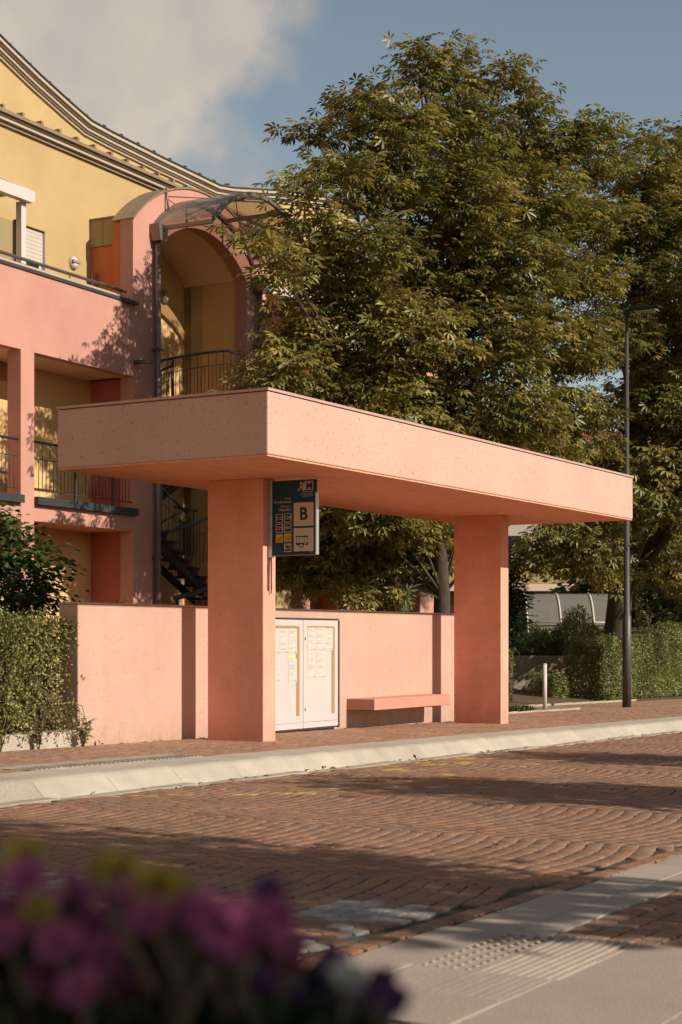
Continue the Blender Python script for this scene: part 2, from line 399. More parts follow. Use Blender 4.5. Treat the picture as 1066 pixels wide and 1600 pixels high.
def road_paint(x, y, rng):
    if -11.6 < x < -9.35:                                   # worn white crossing bars
        for c in (-6.95, -5.0, -3.0):
            if abs(y - c) < .30 and rng.random() < .66: return NP + rng.randrange(3)
    if -5.75 < x < -4.4 and abs(y - (-1.9 - (x + 5.75) * 1.05)) < .07 and rng.random() < .85: return NP + 3 + rng.randrange(3)   # worn yellow bus-bay line
    if -4.5 < x < 2.8 and abs(y + 3.3) < .07 and rng.random() < .45: return NP + 3 + rng.randrange(3)
    if -1.6 < x < 1.2 and -2.75 < y < -2.0 and abs(math.sin(x * 2.1 + y * 3)) > .55 and rng.random() < .5: return NP + 3 + rng.randrange(3)
    return None
lay_setts(road, -13, 15, -7.285, -2.03, -.150, 2.20, .17, road_paint, 1, limit=235)
lay_setts(road, -13, 15, -7.405, -7.285, -.150, 3, .0, None, 7, limit=65)
lay_setts(pave, -8, 26, -1.09, 1.12, 0, 1.1, .0, pave_paint, 2, ok=lambda x, y: not (-5.3 < x < -2.75 and y < -.55))
lay_setts(pave, 9.0, 26, 1.12, 3.30, 0, 1.1, .0, pave_paint, 3, ok=lambda x, y: not (9.3 < x < 14.6 and y > 1.9), limit=0)
lay_setts(npave, -9.90, -3, -12, -7.90, -.150, 1.2, .0, None, 4)
lay_setts(npave, -15.5, -11.62, -11, -7.45, -.150, 1.2, .0, None, 6)

# near edge: pale granite strip, crossing apron with tactile ribs and studs
edge = empty('kerb_strip'); tag(edge, kind='structure')
for i in range(14):
    x0 = -9.9 + i * 1.25 if i else -9.9; x1 = x0 + 1.243
    for (ya, yb) in ((-7.425, -7.70), (-7.706, -7.88)):
        k = MB().box(x0, x1, yb, ya, -.05, 0); o = k.build('kerb_slab', M['slab'], edge, .004); o.location.z = gz((x0 + x1) / 2) - .149
apron = empty('crossing_apron'); tag(apron, kind='structure')
for (x0, x1, y0, y1) in ((-11.6, -10.75, -7.72, -7.43), (-10.745, -9.905, -7.72, -7.43), (-11.6, -10.75, -8.85, -8.29), (-10.745, -9.905, -8.85, -8.29),
                         (-11.6, -10.75, -9.7, -8.855), (-10.745, -9.905, -9.7, -8.855), (-11.6, -10.75, -10.6, -9.705), (-10.745, -9.905, -10.6, -9.705)):
    MB().box(x0, x1, y0, y1, -.05, 0).build('granite_slab', M['slab'], apron, .004).location.z = gz((x0 + x1) / 2) - .148
for i in range(4):
    x0 = -11.6 + i * .4245; MB().box(x0, x0 + .4205, -8.285, -7.725, -.05, 0).build('tactile_slab', M['slab'], apron, .003).location.z = gz(x0) - .148
for j in range(8):
    y = -8.26 + j * .037; k = MB().box(-11.58, -9.92, y, y + .021, -.003, .007); k.build('tactile_rib', M['slab'], apron, .003).location.z = gz(-10.7) - .148
k = MB()
for i in range(26):
    for j in range(4):
        x = -11.55 + i * .063; y = -7.94 + j * .06
        k.tube([(x, y, -.002), (x, y, .005), (x, y, .007)], [.012, .011, .008], 8)
o = k.build('tactile_studs', M['slab'], apron); o.location.z = gz(-10.7) - .148; o['kind'] = 'stuff'

# far kerb: bus kerb stones with a sloped face, and the gutter strip
kerb = empty('kerb'); tag(kerb, kind='structure')
kp = [(-1.87, -.30), (-1.87, -.150), (-1.845, -.128), (-1.73, -.022), (-1.70, -.006), (-1.66, .002), (-1.125, .004), (-1.125, -.30)]
for i in range(-8, 24):
    x0 = -6.04 + i * .945; gr = i < 0
    k = MB().prism(kp, x0 + .007, x0 + .938, 'x'); o = k.build('kerb_stone', M['granite'] if gr else M['kerb'], kerb, .010)
    o.location.z = gz(x0 + .47)
gut = empty('gutter'); tag(gut, kind='structure')
for i in range(-4, 12):
    x0 = -6.04 + i * 1.89; MB().box(x0, x0 + 1.886, -2.03, -1.872, -.06, 0).build('gutter_slab', M['gutter'], gut, .003).location.z = gz(x0 + .9) - .15
tp = empty('tactile_paving'); tag(tp, kind='structure')
for i in range(6):
    x0 = -5.28 + i * .415; MB().box(x0, x0 + .411, -1.115, -.57, -.05, .003).build('tactile_slab', M['gutter'], tp, .003).location.z = gz(x0)
    for j in range(6):
        MB().box(x0 + .02 + j * .066, x0 + .05 + j * .066, -1.09, -.85, 0, .009).build('tactile_rib', M['gutter'], tp).location.z = gz(x0)

# ------------------------------------------------------------------ bus shelter
sh = empty('bus_shelter', (0, 0, 0))
tag(sh, 'pink concrete bus shelter with a thick flat roof on two blade columns', 'bus shelter')
o = MB().box(-1.918, 8.762, -1.313, 1.506, 3.13, 3.785).build('roof', M['shelter'], sh, .012)
MB().box(-1.932, 8.776, -1.327, 1.520, 3.792, 3.82).build('roof_cap', M['cap'], o)
MB().box(-1.905, 8.75, -1.300, 1.493, 3.112, 3.128).build('soffit', M['soffit'], o)
for x0, x1 in ((0, .27), (6.607, 6.885)):
    k = MB().box(x0, x1, 0, .80, gz(x0) - .2, 3.111); k.build('column', M['column'], sh, .008)

wl_ = empty('low_wall', (0, 1.16, 0)); tag(wl_, 'pink plastered wall standing behind the columns of the bus shelter', 'wall')
MB().box(-1.977, 8.8, 0, .275, -.35, 1.60).build('wall_body', M['wallpink'], wl_, .012)
MB().box(-1.985, 8.808, -.006, .281, 1.602, 1.622).build('coping', M['cap'], wl_)

bn = empty('bench', (3.932, 1.155, 0)); tag(bn, 'pink slab bench fixed to the low wall beside the notice case', 'bench')
MB().box(0, 2.38, -.447, 0, .208, .366).build('seat', M['bench'], bn, .006)
for x in (.35, 1.95): MB().box(x, x + .16, -.30, 0, .185, .207).build('bracket', M['irongrey'], bn)

# notice case with two doors
nc = empty('notice_case', (1.68, 1.157, 0)); tag(nc, 'white two door notice case full of timetable sheets on the pink wall', 'notice case')
MB().box(0, 1.87, -.06, 0, -.015, 1.478).build('case_back', M['irongrey'], nc)
MB().box(1.872, 1.905, -.085, 0, -.02, 1.475).build('side_post', M['iron'], nc)
MB().box(-.02, 1.905, -.07, 0, 1.480, 1.497).build('top_rail', M['iron'], nc)
rng = random.Random(11)
def door(x0, mirror):
    W, z0, z1 = .915, .005, 1.470
    d = empty('case_door', (0, 0, 0)); d.parent = nc
    k = MB().box(x0, x0 + W, -.085, -.062, z0, z1); do = k.build('door_panel', M['whiteframe'], d, .003)
    ix0, ix1, iz0, iz1 = x0 + .10, x0 + W - .095, .18, 1.39
    k = MB().box(ix1 - .085, ix1, -.0875, -.0855, iz0, iz1 - .004); k.build('pin_strip', M['cork'], d)
    k = MB().box(ix0, ix1 - .087, -.0875, -.0855, iz1 - .035, iz1); k.build('pin_strip', M['cork'], d)
    return ix0, ix1, iz1, d
def sheet_paper(d, x, z, w_, h, m='paper', lines=True, tilt=0.0):
    k = MB().quad((x, -.0880, z - h), (x + w_, -.0885, z - h + tilt), (x + w_, -.0885, z + tilt), (x, -.0880, z)); p = k.build('paper_sheet', M[m], d)
    if lines:
        k = MB(); zz = z - .03
        while zz > z - h + .05:
            l = w_ * rng.uniform(.35, .85)
            if rng.random() < .75: k.box(x + .02, x + .02 + l, -.0897, -.0889, zz, zz + .0045)
            zz -= rng.choice((.014, .014, .022, .05))
        k.box(x + .01, x + w_ * .75, -.0897, -.0889, z - h + .018, z - h + .023); k.box(x + w_ * .78, x + w_ * .93, -.0897, -.0889, z - h + .012, z - h + .032)
        q = k.build('print_lines', M['ink'], p); q['kind'] = 'stuff'
for x0 in (.022, .945):
    ix0, ix1, iz1, d = door(x0, False)
    if x0 > .5:
        sheet_paper(d, ix0 + .005, iz1 - .022, .20, .315); sheet_paper(d, ix0 + .225, iz1 - .022, .235, .315, tilt=.004); sheet_paper(d, ix0 + .465, iz1 - .028, .205, .305)
        sheet_paper(d, ix0 + .005, iz1 - .345, .20, .37); sheet_paper(d, ix0 + .22, iz1 - .345, .24, .37)
    else:
        for c in range(3):
            sheet_paper(d, ix0 + .005 + c * .218, iz1 - .045, .212, .33)
        sheet_paper(d, ix0 + .42, iz1 - .39, .16, .045, 'paperyellow', False); sheet_paper(d, ix0 + .44, iz1 - .445, .212, .31); sheet_paper(d, ix0 + .01, iz1 - .385, .212, .36)
    for z in (.24, 1.20): MB().box(x0 + .03, x0 + .045, -.094, -.086, z, z + .035).build('hinge', M['irongrey'], d)
    MB().box(x0 + .02, x0 + .895, -.0872, -.0855, .085, .088).build('door_groove', M['irongrey'], d)

# bus stop sign: faces along the street (towards -x)
sg = empty('bus_stop_sign', (.13, 0, 2.2)); tag(sg, 'navy bus stop sign with the letter B and route numbers on the column', 'sign')
MB().box(-.02, .02, -.655, -.062, .004, .876).build('sign_panel', M['navy'], sg, .004)
MB().box(-.028, .028, -.672, -.657, -.004, .72).build('edge_strip', M['alu'], sg)
MB().box(-.024, .024, -.655, -.055, -.008, .002).build('bottom_rail', M['irongrey'], sg)
MB().box(-.030, .030, -.058, -.002, -.025, .885).build('bracket', M['alu'], sg, .004)
for z in (.08, .3, .5, .7, .82): MB().tube([(-.036, -.03, z), (-.029, -.03, z)], .007, 8).build('bolt', M['irongrey'], sg)
MB().tube([(0, -.03, -.45), (0, -.03, -.026)], .010, 8).build('cable_pipe', M['cap'], sg)
dg = None
def text(body, size, y_right, z, m, parent, align='RIGHT', x=-.0235, thick=0.0008, bold=0.0, name='lettering'):
    c = bpy.data.curves.new(name, 'FONT'); c.body = body; c.size = size; c.align_x = align; c.extrude = thick; c.offset = bold; c.resolution_u = 3
    t = bpy.data.objects.new('tmp', c); scene.collection.objects.link(t)
    me = bpy.data.meshes.new_from_object(t.evaluated_get(bpy.context.evaluated_depsgraph_get()))
    bpy.data.objects.remove(t); bpy.data.curves.remove(c)
    me.materials.clear(); me.materials.append(M[m])
    o = bpy.data.objects.new(name, me); link(o, parent)
    o.matrix_local = Matrix(((0, 0, -1, x), (-1, 0, 0, y_right), (0, 1, 0, z), (0, 0, 0, 1))); return o
def plate(y0, y1, z0, z1, m, parent, x=-.0215, d=.0035, name='plate'):
    return MB().box(x - d / 2, x + d / 2, min(y0, y1), max(y0, y1), z0, z1).build(name, M[m], parent, .0015)
# px crop -> sign coordinates: y = -.06 - (X-130)/770*.60 ; z = .88*(1 - (Y-110)/1340)
SY = lambda X: -.062 - (X - 130) / 772 * .594
SZ = lambda Y: .88 - (Y - 105) / 1345 * .88
def P_(X0, X1, Y0, Y1, m, parent, **k): return plate(SY(X0), SY(X1), SZ(Y1), SZ(Y0), m, parent, **k)
pl = P_(512, 868, 520, 940, 'signcream', sg, name='letter_plate'); text('B', .205, SY(690), SZ(825), 'signblack', pl, 'CENTER', bold=.004, x=-.0245)
pl = P_(512, 868, 975, 1390, 'signcream', sg, name='bus_plate')
bx = lambda X0, X1, Y0, Y1, m='navy', x=-.0245: P_(X0, X1, Y0, Y1, m, pl, x=x, d=.002, name='bus_symbol')
bx(550, 770, 1118, 1140); bx(555, 700, 1240, 1285); bx(705, 775, 1240, 1285)
for X in (560, 612, 698, 764): bx(X, X + 7, 1141, 1239)
bx(712, 742, 1246, 1272, 'signcream', -.0258)
for r_, m_, x_ in ((.030, 'navy', -.0252), (.018, 'signcream', -.0268)):
    MB().tube([(x_ + .001, SY(652), SZ(1288)), (x_ - .0005, SY(652), SZ(1288))], r_, 20).build('bus_wheel', M[m_], pl)
# emblem
em = P_(715, 862, 143, 300, 'signcream', sg, name='emblem')
text('M', .115, SY(795), SZ(285), 'navy', em, 'CENTER', bold=.003, x=-.0245)
for (X, Y, s_) in ((645, 175, 22), (685, 210, 24), (645, 245, 21), (605, 290, 18), (685, 285, 22), (705, 250, 16), (705, 165, 14)):
    P_(X - s_, X + s_, Y - s_, Y + s_, 'signcream', sg, name='emblem_square')
for t_, Y, s_ in (('s\u00fcdtirolmobil', 345, .026), ('altoadigemobilit\u00e0', 385, .026), ('s\u00fcdtirolmobil', 420, .026)):
    text(t_, s_, SY(855), SZ(Y), 'signcream', sg)
text('Brixen', .031, SY(470), SZ(447), 'signcream', sg); text('Krankenhaus', .046, SY(470), SZ(515), 'signcream', sg)
text('Bressanone', .031, SY(470), SZ(588), 'signcream', sg); text('Ospedale', .046, SY(470), SZ(655), 'signcream', sg)
for t_, X, Y in (('310', 187, 710), ('328', 340, 705), ('329', 187, 890), ('401', 340, 885)):
    f_ = P_(X, X + 132, Y, Y + 158, 'signcream', sg, name='route_frame'); P_(X + 11, X + 121, Y + 12, Y + 146, 'signblack', f_, x=-.0235, name='route_plate')
    text(t_, .060, SY(X + 66), SZ(Y + 106), 'signcream', f_, 'CENTER', x=-.0262)
for t_, X, Y in (('1', 187, 1072), ('2', 340, 1066)):
    f_ = P_(X, X + 132, Y, Y + 152, 'signyellow', sg, name='route_plate')
    text('cn.', .045, SY(X + 62), SZ(Y + 105), 'signblack', f_, 'CENTER', x=-.0245); text(t_, .055, SY(X + 100), SZ(Y + 95), 'signblack', f_, 'CENTER', x=-.0245)
    P_(X + 20, X + 112, Y + 120, Y + 128, 'signblack', f_, x=-.0245, d=.002, name='underline')
f_ = P_(342, 472, 1245, 1395, 'signcream', sg, name='notice_plate')
P_(375, 462, 1300, 1330, 'signblack', f_, x=-.0245, d=.002, name='bar'); P_(420, 462, 1270, 1288, 'navy', f_, x=-.0245, d=.002, name='bar')
P_(352, 462, 1346, 1380, 'signblack', f_, x=-.0245, d=.002, name='bar')
MB().tube([(-.0238, SY(385), SZ(1292)), (-.0252, SY(385), SZ(1292))], .022, 16).build('no_smoking_ring', M['irongrey'], f_)
P_(790, 860, 1405, 1412, 'signcream', sg, name='small_print')

# ------------------------------------------------------------------ apartment building (own frame: p along the front, q into it)
BO = Vector((9.74, 9.0, 0)); BA = R(2.45)
bd = empty('apartment_building', BO, BA); tag(bd, 'salmon and yellow apartment block with an arched stair tower and balconies', 'building')
def part(mb, name, m, parent=bd, bevel=0.0): return mb.build(name, M[m], parent, bevel)
Q1 = 1.12; PL, PR = -42.0, 13.3  # left wing runs on out of view, lengthened to bounce warm light
# loggias, left wing
part(MB().box(PL, -.652, 0, .20, 6.30, 7.76), 'parapet_wall', 'facade')
part(MB().box(PL, -.652, .201, Q1, 6.301, 6.55), 'terrace_slab', 'cream')
part(MB().box(PL, -.655, -.02, .24, 7.762, 7.80), 'parapet_coping', 'cornice')
o = part(MB().box(PL, -.60, -.028, -.003, 7.70, 7.76), 'coping_flashing', 'flash'); part(MB().box(-1.0, -.58, -.10, -.03, 7.68, 7.74), 'gutter_end', 'flash', o)
rl = part(MB().tube([(PL, .10, 7.93), (-.75, .10, 7.93)], .032, 8), 'terrace_rail', 'irongrey')
for i in range(9): part(MB().tube([(-.9 - i * 1.6, .10, 7.80), (-.9 - i * 1.6, .10, 7.92)], .014, 6), 'rail_post', 'irongrey', rl)
part(MB().box(PL, -.652, 0, Q1, 3.31, 3.60), 'balcony_slab', 'facade')
pil = [-4.035, -7.9, -11.8, -18, -24, -30, -36]
for p in pil: part(MB().box(p, p + .37, -.006, .29, -.3, 6.298), 'pillar', 'facade')
# back wall with door openings
def wall_open(name, m, p0, p1, z0, z1, q0, q1, holes, parent=bd):
    k = MB(); holes = sorted(holes); cur = p0
    for (a, b_, c, d_) in holes:
        if a > cur: k.box(cur, a, q0, q1, z0, z1)
        if c > z0: k.box(a, b_, q0, q1, z0, c)
        if d_ < z1: k.box(a, b_, q0, q1, d_, z1)
        cur = b_
    if cur < p1: k.box(cur, p1, q0, q1, z0, z1)
    return part(k, name, m, parent)
wall_open('loggia_wall', 'ochre', PL, -.50, -.3, 6.30, Q1, Q1 + .3, [(-9.2, -8.2, 3.6, 5.9), (-5.05, -4.35, 4.35, 5.95), (-3.75, -2.55, 4.35, 5.95), (-3.4, -2.4, 0, 2.4)])
def window(p0, p1, z0, z1, q, shutter=.0, parent=bd, label=None, frame='whiteframe'):
    w_ = MB(); t = .07
    w_.box(p0, p0 + t, q + .10, q + .17, z0, z1).box(p1 - t, p1, q + .10, q + .17, z0, z1).box(p0 + t, p1 - t, q + .10, q + .17, z0, z0 + t).box(p0 + t, p1 - t, q + .10, q + .17, z1 - t, z1)
    o = part(w_, 'window', frame, parent)
    part(MB().box(p0 + t, p1 - t, q + .13, q + .14, z0 + t, z1 - t), 'pane', 'glass', o)
    part(MB().box(p0 - .05, p1 + .05, q - .06, q + .099, z0 - .06, z0 - .002), 'sill', 'cornice', o)
    part(MB().box(p1 - .012, p1 - .002, q + .002, q + .099, z0, z1), 'reveal', 'white', o)
    if shutter:
        zz = z1 - .01; bot = z1 - (z1 - z0) * shutter
        while zz - .075 > bot:
            part(MB().box(p0 + .02, p1 - .02, q + .055, q + .075, zz - .07, zz), 'shutter_slat', 'shutter', o); zz -= .075
    return o
window(-9.2, -8.2, 3.62, 5.9, Q1, .0); window(-5.05, -4.35, 4.35, 5.95, Q1, .45); window(-3.75, -2.55, 4.35, 5.95, Q1, .6); window(-3.4, -2.4, .02, 2.4, Q1, .3)
# end wall next to the stair tower
part(MB().box(-.50, .18, .302, Q1 - .002, -.3, 6.30), 'end_wall', 'facade_deep')
# balcony edge and railing
prev = PL
for p in sorted(pil) + [None]:
    e = p if p is not None else -.60
    bal = part(MB().box(prev, e - .002 if p is not None else e, -.10, .12, 3.602, 3.74), 'balcony_edge', 'iron')
    a = prev + .05; b_ = e - .05
    rlg = part(MB().tube([(a, .02, 4.72), (b_, .02, 4.72)], .024, 8), 'balcony_railing', 'iron')
    part(MB().tube([(a, .02, 4.42), (b_, .02, 4.42)], .008, 6), 'middle_rail', 'iron', rlg)
    part(MB().tube([(a, .02, 3.86), (b_, .02, 3.86)], .010, 6), 'bottom_rail', 'iron', rlg)
    n = int((b_ - a) / .105)
    for i in range(1, n):
        x = a + (b_ - a) * i / n; big = i % 11 == 0
        k = MB().box(x - .022, x + .022, 0, .04, 3.742, 4.70) if big else MB().tube([(x, .02, 3.86), (x, .02, 4.42 if i % 2 else 4.70)], .0075, 5)
        part(k, 'rail_post' if big else 'baluster', 'iron', rlg)
    prev = e + .372
part(MB().tube([(-.60, -.005, 6.58), (-.60, -.42, 6.56)], .045, 10), 'rain_spout', 'irongrey')

# yellow upper wall of the terrace storey, with the tower's opening left out
wall_open('upper_wall', 'yellow', PL, PR, 6.302, 10.62, Q1, Q1 + .3, [(-2.512, -1.92, 8.12, 8.95), (.2, 3.55, 6.302, 9.66), (6.6, 8.0, 8.1, 9.2)])
window(-2.512, -1.92, 8.12, 8.95, Q1, .80); window(6.6, 8.0, 8.1, 9.2, Q1, .9)
lm = part(MB().tube([(-1.076, Q1 - .09, 8.53), (-1.076, Q1 - .05, 8.53), (-1.076, Q1 - .002, 8.53)], [.06, .12, .13], 14), 'wall_lamp', 'white')
part(MB().box(-1.19, -.96, Q1 - .11, Q1 - .01, 8.52, 8.57), 'lamp_hood', 'cornice_dark', lm)
# lower cornice: mouldings along the eave
for i, (z0, z1, pr, m_) in enumerate(((10.62, 10.68, .06, 'cornice_dark'), (10.682, 10.74, .13, 'cornice'), (10.742, 10.78, .16, 'cornice_dark'), (10.782, 10.845, .22, 'roofmetal'))):
    part(MB().box(PL, 11.55, Q1 - pr, Q1 + .3, z0, z1), 'cornice_moulding', m_)
lr = part(MB().prism([(Q1 - .2, 10.847), (2.5, 11.15), (2.5, 10.847)], PL, 11.55, 'x'), 'lower_roof', 'roofmetal')
for i in range(16): part(MB().box(-5.6 + i * .55, -5.53 + i * .55, Q1 - .20, Q1 - .04, 10.848, 10.93), 'snow_guard', 'roofmetal', lr)
# upper wall with its swept roofline
path = [(-42, 13.6), (-14, 13.6), (-7, 13.9), (-3.2, 13.5), (-1.589, 12.968), (-.607, 12.66), (.43, 12.38), (1.08, 12.22), (1.9, 12.18), (3.665, 12.134), (6.1, 12.10), (6.7, 12.19), (8.883, 12.652), (PR, 13.4)]
path = [(p, z - .13) for p, z in path]
poly = [(p, z - .20) for p, z in path] + [(PR, 10.86), (-42, 10.86)]
part(MB().prism(list(reversed(poly)), 2.5, 5.5), 'gable_wall', 'yellow')
for (a, b_, pr, m_) in ((-.285, -.235, .05, 'cornice'), (-.234, -.200, .09, 'cornice_dark'), (-.198, -.135, .13, 'cornice'), (-.134, -.100, .17, 'cornice_dark'), (-.098, -.026, .22, 'cornice'), (-.025, .0, .25, 'flash')):
    part(MB().strip([(p, z + a) for p, z in path], [(p, z + b_) for p, z in path], 2.5 - pr, 2.498 if a < -.19 else 5.6), 'cornice_moulding', m_)
rf = part(MB().strip([(p, z + .001) for p, z in path], [(p, z + .03) for p, z in path], 2.32, 5.7), 'roof', 'roofmetal')
import bisect
for i in range(14):
    p = -1.5 + i * .62; j = max(1, bisect.bisect([a for a, _ in path], p)); (pa, za), (pb, zb) = path[j - 1], path[j]; z = za + (zb - za) * (p - pa) / (pb - pa)
    part(MB().box(p, p + .07, 2.34, 2.46, z + .02, z + .085), 'snow_guard', 'flash', rf)
# pergola and screen on the terrace
pg = part(MB().prism([(-8, 8.99), (-3.55, 8.99), (-3.50, 9.03), (-3.50, 9.20), (-8, 9.20)], .10, .24), 'pergola', 'white')
part(MB().prism([(-8, 9.32), (-8, 9.29), (-3.5, 9.203), (-3.5, 9.225)], .12, Q1 - .01), 'pergola_roof', 'cornice', pg)
part(MB().box(-3.74, -3.61, .22, .34, 7.80, 8.988), 'pergola_post', 'white', pg)
part(MB().box(-8, -3.64, .42, .46, 6.551, 8.66), 'terrace_screen', 'tan')
part(MB().box(-3.63, -3.53, .40, .50, 6.551, 8.72), 'screen_post', 'pipe')

# ---- stair tower
def arc(cx, half, z_spring, z_top, n=24, grow=0.0):
    rise = z_top - z_spring; Rr = (half * half + rise * rise) / (2 * rise); cz = z_top - Rr; Rr += grow
    a = math.asin(min(1, half / (Rr - grow))); return [(cx + Rr * math.sin(-a + 2 * a * i / n), cz + Rr * math.cos(-a + 2 * a * i / n)) for i in range(n + 1)]
IN = arc(1.875, 1.675, 8.98, 9.68); OUT = arc(1.875, 2.525, 9.35, 10.44)
tw = empty('stair_tower'); tw.parent = bd
part(MB().box(-.65, .20, 0, .30, -.3, 8.98), 'pier', 'facade', tw); part(MB().box(3.55, 4.40, 0, .30, -.3, 8.98), 'pier', 'facade', tw)
poly = [(-.65, 8.981), (.20, 8.981)] + IN[1:-1] + [(3.55, 8.981), (4.40, 8.981)] + list(reversed(OUT))
part(MB().prism(poly, 0, .30), 'arch_front', 'facade', tw)
O2 = arc(1.875, 2.525, 9.35, 10.44, 24, .035); O1 = arc(1.875, 2.525, 9.35, 10.44, 24, .002)
for i in range(8): part(MB().strip(O1[i * 3:i * 3 + 4], O2[i * 3:i * 3 + 4], -.03, .50 - .004 * (i % 2)), 'roof_panel', 'roofmetal', tw)
part(MB().box(-.62, .17, .302, .50, 6.55, 9.34), 'portal_side', 'orange', tw)
part(MB().box(-.50, .17, .502, Q1 - .001, 6.55, 8.94), 'side_wall', 'orange', tw)
for (a, b_) in ((.502, .80), (.812, Q1 - .002)): part(MB().box(-.53, .16, a, b_, 8.945, 9.47), 'side_panel', 'tan', tw)
part(MB().box(-.56, .19, .502, Q1 + .1, 9.472, 9.50), 'side_roof', 'roofmetal', tw)
part(MB().box(3.56, 4.2, .302, Q1 - .001, -.3, 9.3), 'side_wall', 'facade', tw)
I2 = arc(1.875, 1.675, 8.98, 9.68, 24, .10)
part(MB().strip(IN, I2, .302, 1.60), 'vault', 'cream', tw)
part(MB().strip(I2, arc(1.875, 1.675, 8.98, 9.68, 24, .13), .501, Q1 - .002), 'vault_roof', 'roofmetal', tw)
part(MB().box(.0, 3.8, 1.602, 1.9, -.3, 9.9), 'back_wall', 'ochre', tw)
part(MB().box(.02, .198, .302, 1.60, -.3, 8.975), 'inner_wall', 'ochre', tw); part(MB().box(3.552, 3.75, Q1 + .302, 1.60, -.3, 8.975), 'inner_wall', 'ochre', tw)
part(MB().box(3.552, 3.70, .302, 1.60, -.3, 8.97), 'inner_wall', 'ochre', tw)
part(MB().box(.202, 3.548, -.05, 1.598, 5.72, 5.98), 'landing', 'cream', tw)
wl2 = part(MB().tube([(2.75, 1.53, 8.62), (2.75, 1.56, 8.62), (2.75, 1.598, 8.62)], [.10, .15, .16], 18), 'round_lamp', 'cornice_dark', tw)
part(MB().tube([(2.75, 1.50, 8.62), (2.75, 1.529, 8.62)], [.07, .09], 16), 'lamp_glass', 'shutter', wl2)
# the two posts leaning on the terrace by the tower
for x in (-.62, -.54): part(MB().tube([(x - .02, .93, 6.56), (x, .99, 8.42)], .022, 6), 'leaning_pole', 'facade_deep', bd)
# downpipes
for p, top in ((.05, 9.05), (3.95, 8.75)):
    dp = part(MB().tube([(p, -.10, -.2), (p, -.10, top)], .062, 12), 'downpipe', 'pipe')
    part(MB().prism([(p - .16, top + .32), (p - .16, top + .22), (p - .10, top), (p + .10, top), (p + .16, top + .22), (p + .16, top + .32)], -.24, -.01), 'hopper', 'pipe', dp)
    for z in (.9, 2.8, 4.9, 6.9): part(MB().box(p - .075, p + .075, -.175, -.001, z, z + .05), 'pipe_clamp', 'irongrey', dp)
# glazed canopy
ca = empty('canopy'); ca.parent = bd
CA = lambda g_=0.0, n=24: arc(1.90, 1.86, 9.33, 10.16, n, g_)
for q in (-1.45, -.06): part(MB().strip(CA(-.02), CA(.06), q, q + .07), 'arch_rib', 'pipe', ca)
for i in (0, 8, 16, 24):
    x, z = CA(-.03)[i]; part(MB().box(x - .035, x + .035, -1.379, -.062, z - .045, z + .03), 'purlin', 'cornice_dark', ca)
for i in range(3):
    c0, c1 = CA(.065)[i * 8:i * 8 + 9], CA(.075)[i * 8:i * 8 + 9]; part(MB().strip(c0, c1, -1.47, -.01), 'canopy_panel', 'polycarb', ca)
for x in (.45, 3.3):
    part(MB().tube([(x, -.08, 9.75), (x, -.02, 10.25)], .022, 6), 'stay', 'pipe', ca)
part(MB().tube([(.5, -.04, 10.05), (1.9, -.75, 10.235)], .010, 5), 'tie_rod', 'iron', ca); part(MB().tube([(3.2, -.04, 10.05), (1.9, -.75, 10.24)], .010, 5), 'tie_rod', 'iron', ca)
# rail of the upper landing
def railing(pts, drop, name, spacing=.13, parent=tw, r=.026):
    o = part(MB().tube(pts, r, 8), name, 'iron', parent)
    part(MB().tube([(a, b_, c - .28) for a, b_, c in pts], .008, 5), 'middle_rail', 'iron', o)
    for (a, b_) in zip(pts[:-1], pts[1:]):
        a, b_ = Vector(a), Vector(b_); n = max(1, int((b_ - a).length / spacing))
        for i in range(n):
            q = a.lerp(b_, i / n); part(MB().tube([(q.x, q.y, q.z - drop), (q.x, q.y, q.z - (0 if i % 2 else .26))], .008, 5), 'baluster', 'iron', o)
    return o
railing([(.2, .05, 6.72), (1.0, .02, 6.93), (1.9, 0, 7.15), (2.75, -.02, 7.33), (3.2, 0, 7.34), (3.62, .02, 7.33)], 1.3, 'landing_railing')
railing([(.25, 1.2, 6.75), (.9, 1.1, 6.62), (1.5, .95, 6.75), (1.9, .8, 6.95), (1.5, .5, 7.02), (1.0, .4, 6.9), (.4, .5, 6.45)], 1.0, 'stair_railing', .12)
# stair flights behind the shelter
st = empty('staircase'); st.parent = bd
def flight(p0, z0, dp, dz, n, q0, q1, riser='riser'):
    for i in range(n):
        a = p0 + dp * i; b_ = a + dp
        part(MB().box(min(a, b_) - .02, max(a, b_) + .02, q0, q1, z0 + dz * (i + 1) - .05, z0 + dz * (i + 1)), 'tread', 'steps', st)
        part(MB().box(a - .012, a + .012, q0 + .03, q1 - .03, z0 + dz * i + .001, z0 + dz * (i + 1) - .051), 'riser', riser, st)
    e = p0 + dp * n; t = .22
    pts = [(p0, z0 - t), (p0, z0 - .04), (e, z0 + dz * n - .05 - dz), (e, z0 + dz * n - t - dz)]
    if dp < 0: pts = [pts[1], pts[0], pts[3], pts[2]]
    part(MB().prism(list(reversed(pts)), q0 + .02, q0 + .07), 'stringer', 'steps', st); part(MB().prism(list(reversed(pts)), q1 - .07, q1 - .02), 'stringer', 'steps', st)
flight(3.3, 2.05, -.30, .17, 9, .45, 1.05)
flight(.5, 3.60, .30, .17, 10, 1.08, 1.58)
flight(.3, .9, .30, .17, 9, -.35, .40)
railing([(.25, .5, 4.65), (.9, .48, 4.35), (1.9, .45, 3.85)], .95, 'stair_railing', .13, st)
railing([(.2, .42, 3.16), (1.0, .40, 3.62), (1.75, .42, 3.90), (2.3, .45, 3.92), (2.4, .7, 3.96), (1.9, .75, 3.98)], .95, 'stair_railing', .13, st)
railing([(.2, -.05, 3.33), (.6, -.06, 3.38), (2.9, -.08, 3.98)], .9, 'stair_railing', .14, st, .03)
